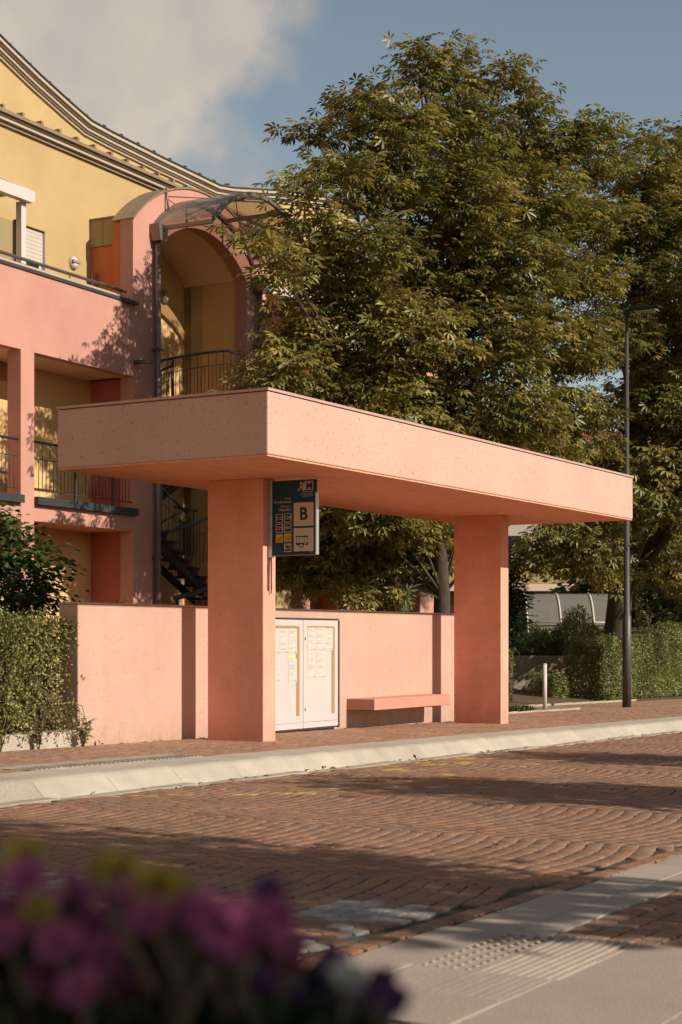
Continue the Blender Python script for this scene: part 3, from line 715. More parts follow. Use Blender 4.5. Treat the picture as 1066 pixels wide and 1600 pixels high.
o = part(MB().tube([(.15, -.42, 2.02), (.8, -.42, 2.12), (3.2, -.42, 2.72)], .05, 8), 'ramp_rail', 'iron', st)
for p, z in ((.25, 2.03), (1.6, 2.3), (2.8, 2.6)): part(MB().tube([(p, -.42, -.2), (p, -.42, z)], .035, 8), 'rail_post', 'iron', o)

# right wing, mostly behind the chestnut
part(MB().box(4.402, PR, 0, .20, 6.30, 7.30), 'parapet_wall', 'facade'); part(MB().box(4.402, PR, .201, Q1, 6.301, 6.55), 'terrace_slab', 'cream')
part(MB().box(4.402, PR, 0, Q1, 3.31, 3.60), 'balcony_slab', 'facade')
for p, w_ in ((6.0, .37), (8.2, .5), (9.95, .45), (12.3, 1.0)): part(MB().box(p, p + w_, -.006, .29, -.3, 6.298), 'pillar', 'facade')
wall_open('loggia_wall', 'yellow', 4.402, PR, -.3, 6.30, Q1, Q1 + .3, [(9.1, 9.8, 0, 2.5), (10.8, 11.7, 4.3, 5.9)])
window(9.1, 9.8, .02, 2.5, Q1, .3); window(10.8, 11.7, 4.3, 5.9, Q1, .5)
part(MB().box(8.75, 8.95, .302, Q1 - .001, -.3, 6.29), 'end_wall', 'orange'); part(MB().box(11.3, 11.5, .302, Q1 - .001, -.3, 6.29), 'end_wall', 'facade_deep')
part(MB().prism([(.25, 9.0), (.25, 8.96), (Q1, 9.55), (Q1, 9.59)], 5.2, 8.4, 'x'), 'awning', 'shutter')
part(MB().box(4.402, 8.0, .21, Q1 - .002, 6.552, 7.9), 'terrace_screen', 'orange')
part(MB().box(11.6, PR - .002, -.1, 2.3, 6.30, 10.9), 'tower_block', 'facade'); part(MB().box(11.5, PR + .1, -.2, 2.4, 10.902, 11.0), 'tower_roof', 'roofmetal')
part(MB().box(PR - .3, PR, Q1 + .302, 9, -.3, 11.0), 'gable_end', 'yellow'); part(MB().box(PL, PR - .302, 5.51, 9, -.3, 11), 'rear_wing', 'yellow')

# ------------------------------------------------------------------ foliage
LEAFCOL = {'chestnut': [(.255, .212, .042), (.195, .18, .037), (.31, .235, .05), (.155, .16, .037), (.275, .205, .046)],
           'hazel': [(.050, .085, .014), (.070, .105, .018), (.038, .068, .014), (.085, .115, .022)],
           'hedge': [(.21, .21, .045), (.26, .25, .055), (.15, .16, .036), (.30, .27, .07), (.17, .13, .045)],
           'privet': [(.165, .18, .040), (.20, .205, .05), (.125, .145, .034), (.23, .22, .058)],
           'dry': [(.20, .19, .05), (.15, .16, .045), (.24, .21, .06), (.12, .14, .04)],
           'conifer': [(.04, .08, .024), (.05, .09, .028), (.03, .06, .02)],
           'street': [(.05, .07, .018), (.04, .06, .016), (.06, .08, .02)],
           'bedding': [(.030, .050, .014), (.022, .038, .012), (.042, .060, .018)]}
def palmate(nl=6, L=.215, wd=.30, droop=.35):
    V, F = [], []
    for i in range(nl):
        a = (-1 + 2 * i / (nl - 1)) * R(112); l = L * (1 - .33 * abs(a) / R(112)); d = np.array([math.cos(a), math.sin(a), 0]); s_ = np.array([-d[1], d[0], 0])
        k = len(V); mz = -droop * l * .35; tz = -droop * l
        V += [d * .015, d * l * .66 + s_ * l * wd * .5 + [0, 0, mz + .10 * l * wd], d * l + [0, 0, tz], d * l * .66 - s_ * l * wd * .5 + [0, 0, mz + .10 * l * wd]]
        F += [(k, k + 2, k + 1), (k, k + 3, k + 2)]
    return np.array(V), np.array(F)
def simple_leaf(L=.08, wd=.6, droop=.15):
    V = np.array([(0, 0, 0), (.5 * L, .5 * wd * L, .05 * L), (L, 0, -droop * L), (.5 * L, -.5 * wd * L, .05 * L)]); return V, np.array([(0, 2, 1), (0, 3, 2)])
def frames(fwd, nrm):
    x = fwd / np.linalg.norm(fwd, axis=1, keepdims=True); z = nrm - x * np.sum(nrm * x, axis=1, keepdims=True); z /= np.maximum(np.linalg.norm(z, axis=1, keepdims=True), 1e-6)
    return np.stack([x, np.cross(z, x), z], axis=2)
def scatter(name, pos, fwd, nrm, tmpl, cols, rng, parent=None, smin=.75, smax=1.2, m='leaf', colmul=None):
    V, F = tmpl; n = len(pos); Rm = frames(fwd, nrm); s_ = rng.uniform(smin, smax, (n, 1, 1))
    W = np.einsum('nij,vj->nvi', Rm, V) * s_ + pos[:, None, :]
    FF = F[None] + (np.arange(n) * len(V))[:, None, None]; C = np.array(cols)[rng.integers(0, len(cols), n)] * rng.uniform(.8, 1.25, (n, 1))
    if colmul is not None: C = C * colmul[:, None]
    return np_mesh(name, W.reshape(-1, 3), FF.reshape(-1, 3), M[m], parent, np.repeat(C, len(F), axis=0))
def unit(rng, n):
    v = rng.normal(size=(n, 3)); return v / np.linalg.norm(v, axis=1, keepdims=True)
def lobe_leaves(lobes, rng, dens, nleaf, spread, flat=.45):
    """sprays sit on the shells of the lobes; each spray is a tier of leaves that points out from its twig"""
    P, D = [], []; lob = np.array(lobes); cen = lob[:, :3].mean(axis=0)
    for (x, y, z, r) in lobes:
        n = max(6, int(dens * r * r)); d = unit(rng, n); d[:, 2] *= .8
        rr = r * rng.uniform(.55, 1.12, (n, 1)) ** .8; P.append(np.array([x, y, z]) + d * rr); D.append(d)
    P = np.concatenate(P); D = np.concatenate(D); out = P - np.array([cen[0], cen[1], cen[2] - 1.5]); out /= np.linalg.norm(out, axis=1, keepdims=True)
    D = D * .6 + out * .7; ns_ = len(P)
    off = rng.normal(size=(ns_, nleaf, 3)) * np.array([spread, spread, spread * flat]); off += D[:, None, :] * np.array([1, 1, .15]) * spread * rng.uniform(-.5, 1, (ns_, nleaf, 1))
    pos = (P[:, None, :] + off); fwd = off * np.array([1, 1, .3]) + D[:, None, :] * .35 * spread + rng.normal(size=off.shape) * .25 * spread; fwd[:, :, 2] -= .25 * spread
    nrm = np.array([0, 0, 1.0]) + D[:, None, :] * .6 + rng.normal(size=off.shape) * .5
    return pos.reshape(-1, 3), fwd.reshape(-1, 3), nrm.reshape(-1, 3), P
def tree(name, label, cat, base, trunk_top, r0, lobes, seed, tmpl, cols, dens, nleaf, spread, group=None, bend=(.0, .0), extra_trunks=()):
    rng = np.random.default_rng(seed); pr = random.Random(seed)
    t = empty(name, (0, 0, 0)); t.location = base; tag(t, label, cat, group)
    B = Vector(base); T = Vector(trunk_top)
    k = MB(); pts = []
    for i in range(9):
        f = i / 8; p = B.lerp(T, f) + Vector((bend[0] * math.sin(f * 3.1), bend[1] * math.sin(f * 3.1), 0)) + Vector((pr.uniform(-.03, .03), pr.uniform(-.03, .03), 0)); pts.append(p)
    pts[0].z -= .2
    k.tube([p - B for p in pts], [r0 * (1.35 if i == 0 else 1 - .55 * i / 8) for i in range(9)], 12)
    tr = k.build('trunk', M['bark'], t)
    for lb in lobes:
        c = Vector(lb[:3]); f = max(.25, min(1, (c.z - B.z) / (T.z - B.z) * .70)); s_ = pts[int(f * 8)]
        mid = s_.lerp(c, .5) + Vector((pr.uniform(-.25, .25), pr.uniform(-.25, .25), .25))
        q = [s_, s_.lerp(mid, .55), mid, mid.lerp(c, .6), c]; rr = r0 * (.36 if lb[3] > .8 else .22)
        kk = MB().tube([p - B for p in q], [rr, rr * .8, rr * .6, rr * .4, rr * .2], 7)
        for _ in range(5):
            e = c + Vector((pr.gauss(0, 1), pr.gauss(0, 1), pr.gauss(0, .6))).normalized() * lb[3] * .9
            kk.tube([q[3] - B, (q[3].lerp(e, .5) + Vector((0, 0, .08))) - B, e - B], [rr * .3, rr * .2, rr * .08], 5)
        kk.build('branch', M['bark'], t)
    for e in extra_trunks: MB().tube([Vector(p) - B for p in e[0]], e[1], 9).build('branch', M['bark'], t)
    pos, fwd, nrm, P = lobe_leaves(lobes, rng, dens, nleaf, spread)
    o = scatter('crown', pos - np.array(base), fwd, nrm, tmpl, cols, rng, t)
    return t
T1 = [(11.34, 3.77, 11.9, 0.36), (12.44, 3.55, 11.98, 0.37), (13.53, 3.19, 12.17, 0.28), (10.29, 4.65, 11.12, 0.33), (9.26, 4.67, 10.38, 0.23), (9.14, 4.99, 10.39, 0.14), (9.61, 3.45, 10.39, 0.6), (11.91, 3.31, 10.75, 0.76), (14.2, 3.15, 11.32, 0.67), (15.11, 2.28, 11.36, 0.48), (16.07, 2.24, 11.09, 0.32), (8.42, 3.96, 9.35, 0.45), (10.24, 3.92, 9.55, 0.71), (11.52, 3.12, 9.51, 0.87), (13.78, 2.68, 9.97, 0.85), (15.21, 2.11, 9.83, 0.55), (7.4, 4.09, 8.81, 0.13), (7.94, 4.25, 8.55, 0.18), (7.42, 4.49, 5.85, 0.35), (9.04, 5.02, 5.6, 0.37), (9.08, 4.77, 8.53, 0.35), (9.1, 3.82, 8.13, 0.65), (12.04, 3.79, 8.36, 1.01), (12.72, 2.48, 8.34, 0.89), (15.13, 2.22, 8.65, 0.58), (6.97, 4.38, 7.31, 0.19), (6.89, 4.21, 7.56, 0.28), (9.98, 4.64, 7.47, 0.57), (10.23, 3.52, 6.81, 0.84), (12.08, 2.85, 6.92, 0.94), (15.24, 2.76, 7.41, 0.82), (15.94, 2.26, 7.08, 0.29), (7.18, 4.57, 5.63, 0.24), (9.52, 4.94, 6.01, 0.63), (10.21, 4.04, 5.68, 0.73), (11.98, 3.62, 5.63, 0.76), (12.69, 2.6, 5.64, 0.83), (15.49, 2.58, 5.98, 0.56), (15.6, 2.12, 5.3, 0.26), (11.93, 5.57, 4.75, 0.53), (13.05, 4.88, 4.43, 0.67), (11.93, 5.57, 3.42, 0.53), (12.93, 4.96, 3.13, 0.41), (10.94, 6.16, 3.07, 0.4), (11.43, 5.87, 2.39, 0.15), (12.36, 5.31, 2.28, 0.15), (13.56, 4.56, 3.41, 0.16), (10.58, 6.37, 2.44, 0.15), (13.98, 2.49, 4.77, 0.54), (14.1, 2.41, 4.01, 0.31), (12.58, 3.37, 4.44, 0.65), (12.67, 5.12, 3.76, 0.47), (11.31, 5.94, 3.71, 0.4)]
T1 += [(11.0, 6.34, 3.33, 0.69), (11.02, 5.34, 3.29, 0.74), (12.27, 5.19, 2.85, 0.61), (13.03, 4.87, 2.75, 0.52), (10.34, 4.52, 3.7, 0.72), (11.19, 6.02, 2.58, 0.5), (13.83, 4.7, 3.04, 0.45), (11.14, 4.14, 3.62, 0.67), (11.05, 5.28, 2.12, 0.27), (11.89, 4.83, 2.08, 0.23), (11.33, 6.77, 2.72, 0.51), (12.21, 4.3, 3.7, 0.63)]
T1 += [(10.94, 3.7, 12.18, 0.2), (11.68, 3.23, 12.22, 0.2), (13.02, 2.92, 12.3, 0.22), (13.8, 2.58, 11.87, 0.2), (15.34, 1.95, 11.73, 0.25), (9.82, 4.02, 11.1, 0.25), (7.22, 4.88, 8.07, 0.2)]
T1 += [(8.88, 5.02, 7.02, 0.42), (9.14, 4.77, 7.68, 0.42), (8.62, 5.06, 6.41, 0.38), (9.6, 4.78, 6.71, 0.5)]
T2 = [(19.18, 2.4, 12.06, .69), (20.72, 2.0, 12.46, .72), (19.33, 2.84, 10.99, .88), (20.72, 2.18, 11.21, 1.05), (21.0, 1.2, 11.15, 1.04), (20.47, 3.03, 9.77, 1.05), (20.07, 1.51, 9.37, 1.17), (17.53, 2.31, 7.87, .63), (20.41, 2.23, 8.03, 1.19), (21.37, 1.32, 8.1, 1.2), (20.18, 2.93, 6.57, .82), (19.65, 1.51, 6.26, 1.16), (19.62, 2.56, 5.01, .88), (18.36, 1.22, 4.55, .98), (19.48, 3.6, 4.9, .81), (20.03, .9, 4.67, 1.16), (16.83, 3.36, 3.42, .62), (16.62, 3.71, 3.03, .44), (17.22, 2.7, 2.93, .62), (22.32, 2.9, 3.47, 0.85), (21.24, 3.16, 2.96, 0.5), (23.46, 2.56, 2.87, 0.7), (19.69, .35, 6.33, 1.14), (18.87, -.04, 9.25, .97), (17.93, 2.53, 4.02, .7)]
PALM = palmate()
tree('chestnut_tree', 'big horse chestnut tree rising behind the roof of the bus shelter', 'tree', (12.95, 4.2, gz(12.9)), (12.3, 3.7, 8.8), .19, T1, 3, PALM, LEAFCOL['chestnut'], 118, 9, .24,
     'horse chestnut trees', (-.12, .1))
tree('chestnut_tree', 'horse chestnut tree growing out of the clipped hedge behind the street lamp', 'tree', (21.6, 4.1, gz(21.6)), (20.6, 2.9, 9.5), .34, T2, 4, PALM, LEAFCOL['chestnut'], 82, 9, .25,
     'horse chestnut trees', (.1, -.1),
     [([(21.5, 3.9, 2.6), (21.35, 3.5, 2.75), (21.28, 3.3, 2.98), (21.4, 3.22, 3.08)], [.14, .12, .10, .09]), ([(21.5, 3.9, 2.9), (21.0, 2.6, 3.6), (20.6, 1.9, 4.5), (20.3, 1.7, 5.6)], [.17, .14, .12, .08])])
HZ = simple_leaf(.10, .75, .25)
HL = [(0.17, 5.4, 2.9, 0.5), (0.72, 5.0, 2.5, 0.55), (-0.08, 5.9, 2.3, 0.7), (0.77, 4.8, 1.9, 0.55), (0.12, 5.4, 1.7, 0.7), (-0.68, 6.1, 2.6, 0.7), (-0.58, 5.8, 1.4, 0.7), (0.47, 5.0, 1.3, 0.5), (0.47, 5.4, 3.1, 0.3), (-1.28, 6.7, 2.0, 0.8), (1.07, 4.45, 2.25, 0.3), (1.02, 4.5, 1.75, 0.28), (-1.4, 3.2, 0.8, 0.5), (-2.1, 3.1, 0.8, 0.6), (-2.9, 3.2, 0.8, 0.7), (-3.7, 3.3, 0.8, 0.7), (-0.4, 3.5, 0.9, 0.6), (-2.78, 4.7, 1.5, 0.7)]
tree('hazel_bush', 'dark green leafy bush standing above the clipped hedge beside the balconies', 'bush', (.07, 5.4, 0), (.07, 5.4, 2.2), .06, HL, 8, HZ, LEAFCOL['hazel'], 420, 12, .16)
# street trees on the near pavement: out of frame, they cast the shade on the road and the flowers
STL = simple_leaf(.18, .7, .2)
def street_tree(x, y, r, z0, z1, seed, label):
    L_ = []; z = z0
    while z < z1: L_.append((x + .12 * math.sin(z * 3), y + .12 * math.cos(z * 2), z, r * (.55 + .45 * math.sin(math.pi * min(1, (z - z0 + .5) / (z1 - z0 + .7)))))); z += r * .62
    tree('street_tree', label, 'tree', (x, y, gz(x) - .15), (x, y, z1 * .8), .10, L_, seed, STL, LEAFCOL['street'], 95, 10, .18, 'columnar street trees')
street_tree(-8.85, -15.0, 1.35, 4.9, 9.6, 21, 'columnar street tree whose shade lies across the road in front of the flowers')
street_tree(-2.75, -15.0, 1.15, 3.2, 6.9, 22, 'columnar street tree whose shade lies before the kerb of the bus stop')
street_tree(2.1, -15.0, .9, 3.2, 7.6, 23, 'thin columnar street tree casting the farthest streak of shade on the road')
street_tree(-14.6, -14.6, 1.4, 3.0, 8.0, 24, 'columnar street tree that shades the flower planter')

def hedge(name, label, x0, x1, y0, y1, z0, ztop, n, seed, tmpl, cols, twigs=60, ends=True, rough=.07, inner=.35, group=None, cat='hedge', thin=0):
    rng = np.random.default_rng(seed); pr = random.Random(seed); t = empty(name, ((x0 + x1) / 2, (y0 + y1) / 2, z0)); tag(t, label, cat, group); base = np.array(t.location)
    zt = ztop if callable(ztop) else (lambda x: ztop)
    u = rng.uniform(0, 1, (n, 3)); X = x0 + (x1 - x0) * u[:, 0]; Y = y0 + (y1 - y0) * u[:, 1]; H = np.array([zt(a) for a in X]); Z = z0 + (H - z0) * u[:, 2]; N = np.zeros((n, 3))
    k = rng.uniform(0, 1, n); lx, ly, lz = x1 - x0, y1 - y0, H.mean() - z0; A = np.array([lx * lz, lx * lz * .4, lx * ly, ly * lz, ly * lz * .4]); A = A / A.sum() * (1 - inner); C = np.cumsum(A)
    w_ = lambda m: np.abs(rng.normal(0, rough, m.sum()))
    m = k < C[0]; Y[m] = y0 + w_(m); N[m] = (0, -1, .4)
    m = (k >= C[0]) & (k < C[1]); Y[m] = y1 - w_(m); N[m] = (0, 1, .4)
    m = (k >= C[1]) & (k < C[2]); Z[m] = H[m] - w_(m); N[m] = (0, -.2, 1)
    m = (k >= C[2]) & (k < C[3]); X[m] = x0 + w_(m); N[m] = (-1, 0, .4)
    m = (k >= C[3]) & (k < C[4]); X[m] = x1 - w_(m); N[m] = (1, 0, .4)
    m = k >= C[4]; N[m] = (0, 0, 1)
    keep = np.ones(n, dtype=bool)
    if thin: keep = rng.uniform(0, 1, n) < np.clip((Z - z0) / (H - z0) * 1.5 + thin, 0, 1)
    X, Y, Z, N = X[keep], Y[keep], Z[keep], N[keep]; n = len(X)
    P = np.stack([X, Y, Z], axis=1)
    wob = np.sin(P[:, 0] * 5.1 + P[:, 2] * 3.3 + seed) + np.sin(P[:, 0] * 2.3 - P[:, 2] * 6.1) + np.sin(P[:, 1] * 6 + P[:, 2] * 4)
    P += N * (wob[:, None] * .035 + rng.normal(0, .02, (n, 1)))
    fwd = rng.normal(size=(n, 3)) + N * .5; fwd[:, 2] += .2; nrm = N + rng.normal(size=(n, 3)) * .6 + np.array([0, 0, .4])
    scatter('foliage', P - base, fwd, nrm, tmpl, cols, rng, t)
    kk = MB()
    for _ in range(twigs):
        x = pr.uniform(x0 + .1, x1 - .1); y = pr.uniform(y0 + .08, y1 - .08); h = zt(x) - z0; q = [(x, y, z0 - .05)]
        for j in range(1, 5): q.append((q[-1][0] + pr.uniform(-.09, .09), q[-1][1] + pr.uniform(-.06, .06), z0 + h * .92 * j / 4))
        kk.tube([Vector(p) - Vector(base) for p in q], [.011, .009, .007, .005, .003], 5)
    o = kk.build('stems', M['twig'], t); o['kind'] = 'stuff'
    return t
HLF = simple_leaf(.044, .6, .2); HLF2 = simple_leaf(.055, .6, .2)
hedge('clipped_hedge', 'sunlit loose hedge with bare lower stems standing against the end of the pink wall', -6.5, -1.97, 1.16, 2.1, .2, lambda x: 1.46 + .05 * math.sin(x * 7) + .04 * math.sin(x * 17), 40000, 31, HLF, LEAFCOL['hedge'], 150, inner=.30, rough=.14, thin=-.42)
hl_ = [o for o in scene.objects if o.get('label', '').startswith('sunlit loose hedge')][0]
hr = np.random.default_rng(35); hb = np.array(hl_.location); hp_, hf_ = [], []; hk_ = MB()
for i in range(150):
    x0 = hr.uniform(-4.6, -2.05); y0 = hr.uniform(1.22, 1.75); z1 = hr.uniform(.7, 1.35); droop = i % 5 == 0
    b0 = np.array([x0, y0, .20]); e = np.array([min(x0 + hr.normal(0, .22), -1.90), y0 - hr.uniform(0, .22), z1])
    if droop: b0 = np.array([x0, 1.3, hr.uniform(.5, .8)]); e = np.array([min(x0 + hr.normal(.1, .2), -1.75), hr.uniform(1.0, 1.1), hr.uniform(.06, .3)])
    m_ = (b0 + e) / 2 + np.array([hr.normal(0, .06), (-.05 if droop else .05), (.12 if droop else .05)])
    hk_.tube([tuple(b0 - hb), tuple(m_ - hb), tuple(e - hb)], [.007, .005, .002], 5)
    for t_ in np.linspace(.12, 1, 24):
        q = (1 - t_) ** 2 * b0 + 2 * t_ * (1 - t_) * m_ + t_ * t_ * e
        for _ in range(2): hp_.append(q + hr.normal(0, .022, 3)); hf_.append(hr.normal(size=3) + [0, -.2, .2])
hp_ = np.array(hp_)
scatter('shoots', hp_ - hb, np.array(hf_), hr.normal(size=hp_.shape) * .6 + [0, -.7, .5], HLF, LEAFCOL['hedge'], hr, hl_); hk_.build('stems', M['twig'], hl_)['kind'] = 'stuff'
# sprigs that hang out over the plinth, and the plinth itself
pk = MB().box(-9, -1.985, 1.145, 1.42, -.3, .20); tag(pk.build('plinth_wall', M['plinth'], None, .01), 'low pale plinth under the thin clipped hedge', 'wall')
rng = np.random.default_rng(77)
def sprig(name, label, x, y, z, n, h, seed, spread=.2, cols='hedge', L=.045, lean=(0, 0), cat='plant', group=None):
    r_ = np.random.default_rng(seed); t = empty(name, (x, y, z)); tag(t, label, cat, group); pos, fw_ = [], []; kk = MB()
    for i in range(n):
        a = r_.uniform(0, 6.28); e = np.array([math.cos(a) * spread * r_.uniform(.2, 1) + lean[0], math.sin(a) * spread * .5 * r_.uniform(.2, 1) + lean[1], h * r_.uniform(.5, 1)])
        kk.tube([(0, 0, -.03), tuple(e * np.array([.35, .35, .55])), tuple(e)], [.006, .005, .002], 4)
        for s_ in np.linspace(.15, 1, 16):
            p = e * np.array([s_ ** 1.5, s_ ** 1.5, s_]); pos.append(p + r_.normal(0, .012, 3)); fw_.append(r_.normal(size=3) + [0, 0, .3])
    pos = np.array(pos); fw_ = np.array(fw_); scatter('foliage', pos, fw_, r_.normal(size=pos.shape) * .5 + [0, -.4, .7], simple_leaf(L, .6, .2), LEAFCOL[cols], r_, t); kk.build('stems', M['twig'], t)['kind'] = 'stuff'
sprig('climbing_plant', 'young creeper sprawling at the foot of the pink wall end', -2.06, 1.02, gz(-2), 9, .34, 41, .22)
sprig('climbing_plant', 'low leafy sprigs hanging over the plinth below the hedge', -2.75, 1.06, gz(-2.7), 9, .5, 42, .3)
sprig('climbing_plant', 'loose green sprigs before the plinth near the hedge stems', -3.35, 1.06, gz(-3.3), 9, .55, 43, .35)
sprig('wall_plant', 'small dark plant peeping over the top of the pink wall', -.6, 1.75, 1.15, 12, .52, 44, .35, 'privet', .05)
sprig('wall_plant', 'dark weeds behind the wall under the stair railing', 2.3, 2.2, 1.05, 14, .75, 45, .6, 'privet', .05)

hedge('clipped_hedge', 'thick green clipped hedge beyond the shelter with the street lamp in front', 20.1, 27.5, 3.60, 4.65, gz(22) + .02, lambda x: 1.12 + .06 * (x - 20.0) + .06 * math.sin(x * 3.1) + .05 * math.sin(x * 7.7), 62000, 32, HLF2, LEAFCOL['privet'], 110, rough=.09, inner=.25)
for i, (x, y, h) in enumerate(((24.2, 4.3, 2.1), (25.3, 4.4, 2.0), (23.4, 4.5, 1.8))): sprig('hedge_shoot', ('tallest shoots sticking up from the thick hedge', 'second clump of shoots sticking up, farthest along the thick hedge', 'shorter shoots sticking up from the thick hedge')[i], x, y, h - .7, 7, 1.0, 50 + i, .35, 'privet', .06)
sprig('ground_plant', 'small leafy plant at the foot of the thick hedge corner', 19.95, 3.42, gz(17), 14, .34, 54, .4, 'privet', .06)
hedge('low_shrub', 'small round shrub at the shaded end of the thick hedge', 19.3, 20.2, 4.5, 5.2, gz(19), .42, 2600, 33, HLF2, LEAFCOL['privet'], 20, cat='shrub')
# raised bed behind, with a weathered concrete wall
sl = empty('garden_wall', (22.05, 5.95, 0), math.atan2(RT.y, RT.x)); tag(sl, 'stained pale concrete garden wall behind the slim white bollard', 'wall')
MB().box(-1.6, 2.2, 0, .25, -.5, .80).build('wall_body', M['stone'], sl, .015)
def bank(name, label, x, y, w_, d, z0, h, n, seed, cols, L, cat):
    r_ = np.random.default_rng(seed); t = empty(name, (x, y, z0), math.atan2(RT.y, RT.x)); tag(t, label, cat)
    P = np.stack([r_.uniform(-w_ / 2, w_ / 2, n), r_.uniform(0, d, n), np.zeros(n)], 1); hh = h * (.62 + .2 * np.sin(P[:, 0] * 2.6 + seed) + .14 * np.sin(P[:, 0] * 6.1) + .1 * np.sin(P[:, 1] * 5)); P[:, 2] = hh * r_.uniform(0, 1, n) ** .6
    f = r_.normal(size=(n, 3)) * .45 + [0, -.15, 1]; scatter('foliage', P, f, r_.normal(size=(n, 3)) * .5 + [0, -1, .3], simple_leaf(L, .25, .1), LEAFCOL[cols], r_, t)
bank('lavender_border', 'bushy yellow green border plants above the stained garden wall', 22.9, 6.75, 5.2, 1.6, .5, 1.5, 22000, 61, 'dry', .13, 'plant')
bank('wild_grass', 'dry wild grasses beside the far column of the shelter', 15.4, 4.2, .7, .6, gz(15), 1.35, 4500, 62, 'dry', .11, 'grass')
gt = np.random.default_rng(63); P = np.stack([gt.uniform(9.6, 12.4, 1600), gt.uniform(2.0, 2.35, 1600), np.zeros(1600)], 1); P[:, 2] = -.0125 * P[:, 0]
tag(scatter('grass_tuft', P, gt.normal(size=P.shape) * .35 + [0, 0, 1], gt.normal(size=P.shape), simple_leaf(.13, .12, .1), [(.09, .11, .02), (.07, .10, .02)], gt), kind='stuff')
CO = [(16.72, 4.45, z, r) for z, r in ((1.2, .26), (1.6, .30), (2.1, .30), (2.55, .27), (2.95, .18))]
tree('columnar_shrub', 'dark narrow evergreen shrub behind the far column', 'shrub', (16.72, 4.45, gz(17)), (16.72, 4.45, 2.6), .05, CO, 64, simple_leaf(.11, .5, .2), LEAFCOL['conifer'], 900, 10, .10)

# bollard, lamp post
bo = empty('bollard', (13.95, 2.46, gz(14))); tag(bo, 'slim white bollard standing by the garden path', 'bollard')
MB().tube([(0, 0, -.1), (0, 0, .885)], .042, 14).build('post', M['white'], bo); MB().tube([(0, 0, .886), (0, 0, .90), (0, 0, .908)], [.043, .04, .02], 14).build('cap', M['white'], bo)
lp = empty('street_lamp', (16.36, 1.65, gz(16.4))); tag(lp, 'tall dark street lamp with a flat lamp head before the hedge', 'street lamp')
MB().tube([(0, 0, -.1), (0, 0, 1.9), (0, 0, 1.92), (0, 0, 8.2)], [.095, .092, .066, .036], 14).build('pole', M['lampgrey'], lp)
MB().tube([(0, 0, 8.2), (0, 0, 8.32)], .07, 12).build('pole_cap', M['iron'], lp)
hd = MB().prism([(-.10, 8.25), (-.72, 8.28), (-.74, 8.31), (-.10, 8.36)], -.13, .13, 'x').build('lamp_head', M['iron'], lp, .01)
MB().box(-.10, .10, -.66, -.20, 8.236, 8.248).build('lamp_lens', M['shutter'], hd)
MB().box(-.03, .03, -.099, -.085, .25, .65).build('service_door', M['irongrey'], lp)
# edging stones of the bed
ed = empty('edging'); tag(ed, kind='structure')
for i in range(12): MB().box(9.4 + i * 1.0, 10.39 + i * 1.0, 3.30, 3.38, -.1, .04).build('edging_stone', M['stone'], ed, .006).location.z = gz(9.9 + i)
for i in range(5): MB().box(9.3 + i * 1.0, 10.29 + i * 1.0, 1.84, 1.90, -.1, .03).build('edging_stone', M['stone'], ed, .006).location.z = gz(9.8 + i)

# greenhouse tunnel and the far yellow house
gh = empty('polytunnel', (28.6, 7.95, 0), math.atan2(RT.y, RT.x)); tag(gh, 'round topped plastic polytunnel among the border plants', 'greenhouse')
na = 14; gp = [(-1.5 * math.cos(math.pi * i / na), 2.75 * math.sin(math.pi * i / na) ** .85 - .2) for i in range(na + 1)]
for i in range(3):
    k = MB(); x0, x1 = -1.4 + i * .95, -.46 + i * .95
    for (a, b_) in zip(gp[:-1], gp[1:]): k.quad((x0, a[0], a[1]), (x1, a[0], a[1]), (x1, b_[0], b_[1]), (x0, b_[0], b_[1])); k.sm[-1] = True
    k.build('film_panel', M['tunnel'], gh)
for i in range(4): MB().tube([(-1.43 + i * .95, a, z + .01) for a, z in gp], .028, 6).build('hoop', M['white'], gh)
for z, y in ((1.7, -1.23),): MB().tube([(-1.43, y - .03, z), (1.45, y - .03, z)], .02, 6).build('side_rail', M['white'], gh)
yh = empty('yellow_house', (40.2, 14.6, 0), math.atan2(RT.y, RT.x)); tag(yh, 'pale yellow house seen beyond the polytunnel', 'house')
MB().box(-4, 7, 0, 6, -1, 7.2).build('wall', M['yellow'], yh); MB().prism([(-.5, 7.2), (6.5, 7.2), (3, 9.4)], -4.4, 7.4, 'x').build('roof', M['roofred'], yh)
MB().box(-4, 7, -1.3, -.002, 3.0, 3.25).build('balcony', M['cream'], yh); MB().box(-4, 7, -1.3, -1.2, 3.252, 4.1).build('balcony_front', M['yellow'], yh)
for i, (x, z) in enumerate(((-3.2, .8), (-.9, .8), (1.5, .8), (-3.2, 4.3), (-.9, 4.3), (1.5, 4.3))):
    o = MB().box(x, x + 1.1, -.05, -.001, z, z + 1.7).build('window', M['shutter'], yh); MB().box(x + .1, x + 1.0, -.056, -.051, z + .1, z + .8).build('pane', M['glass'], o)
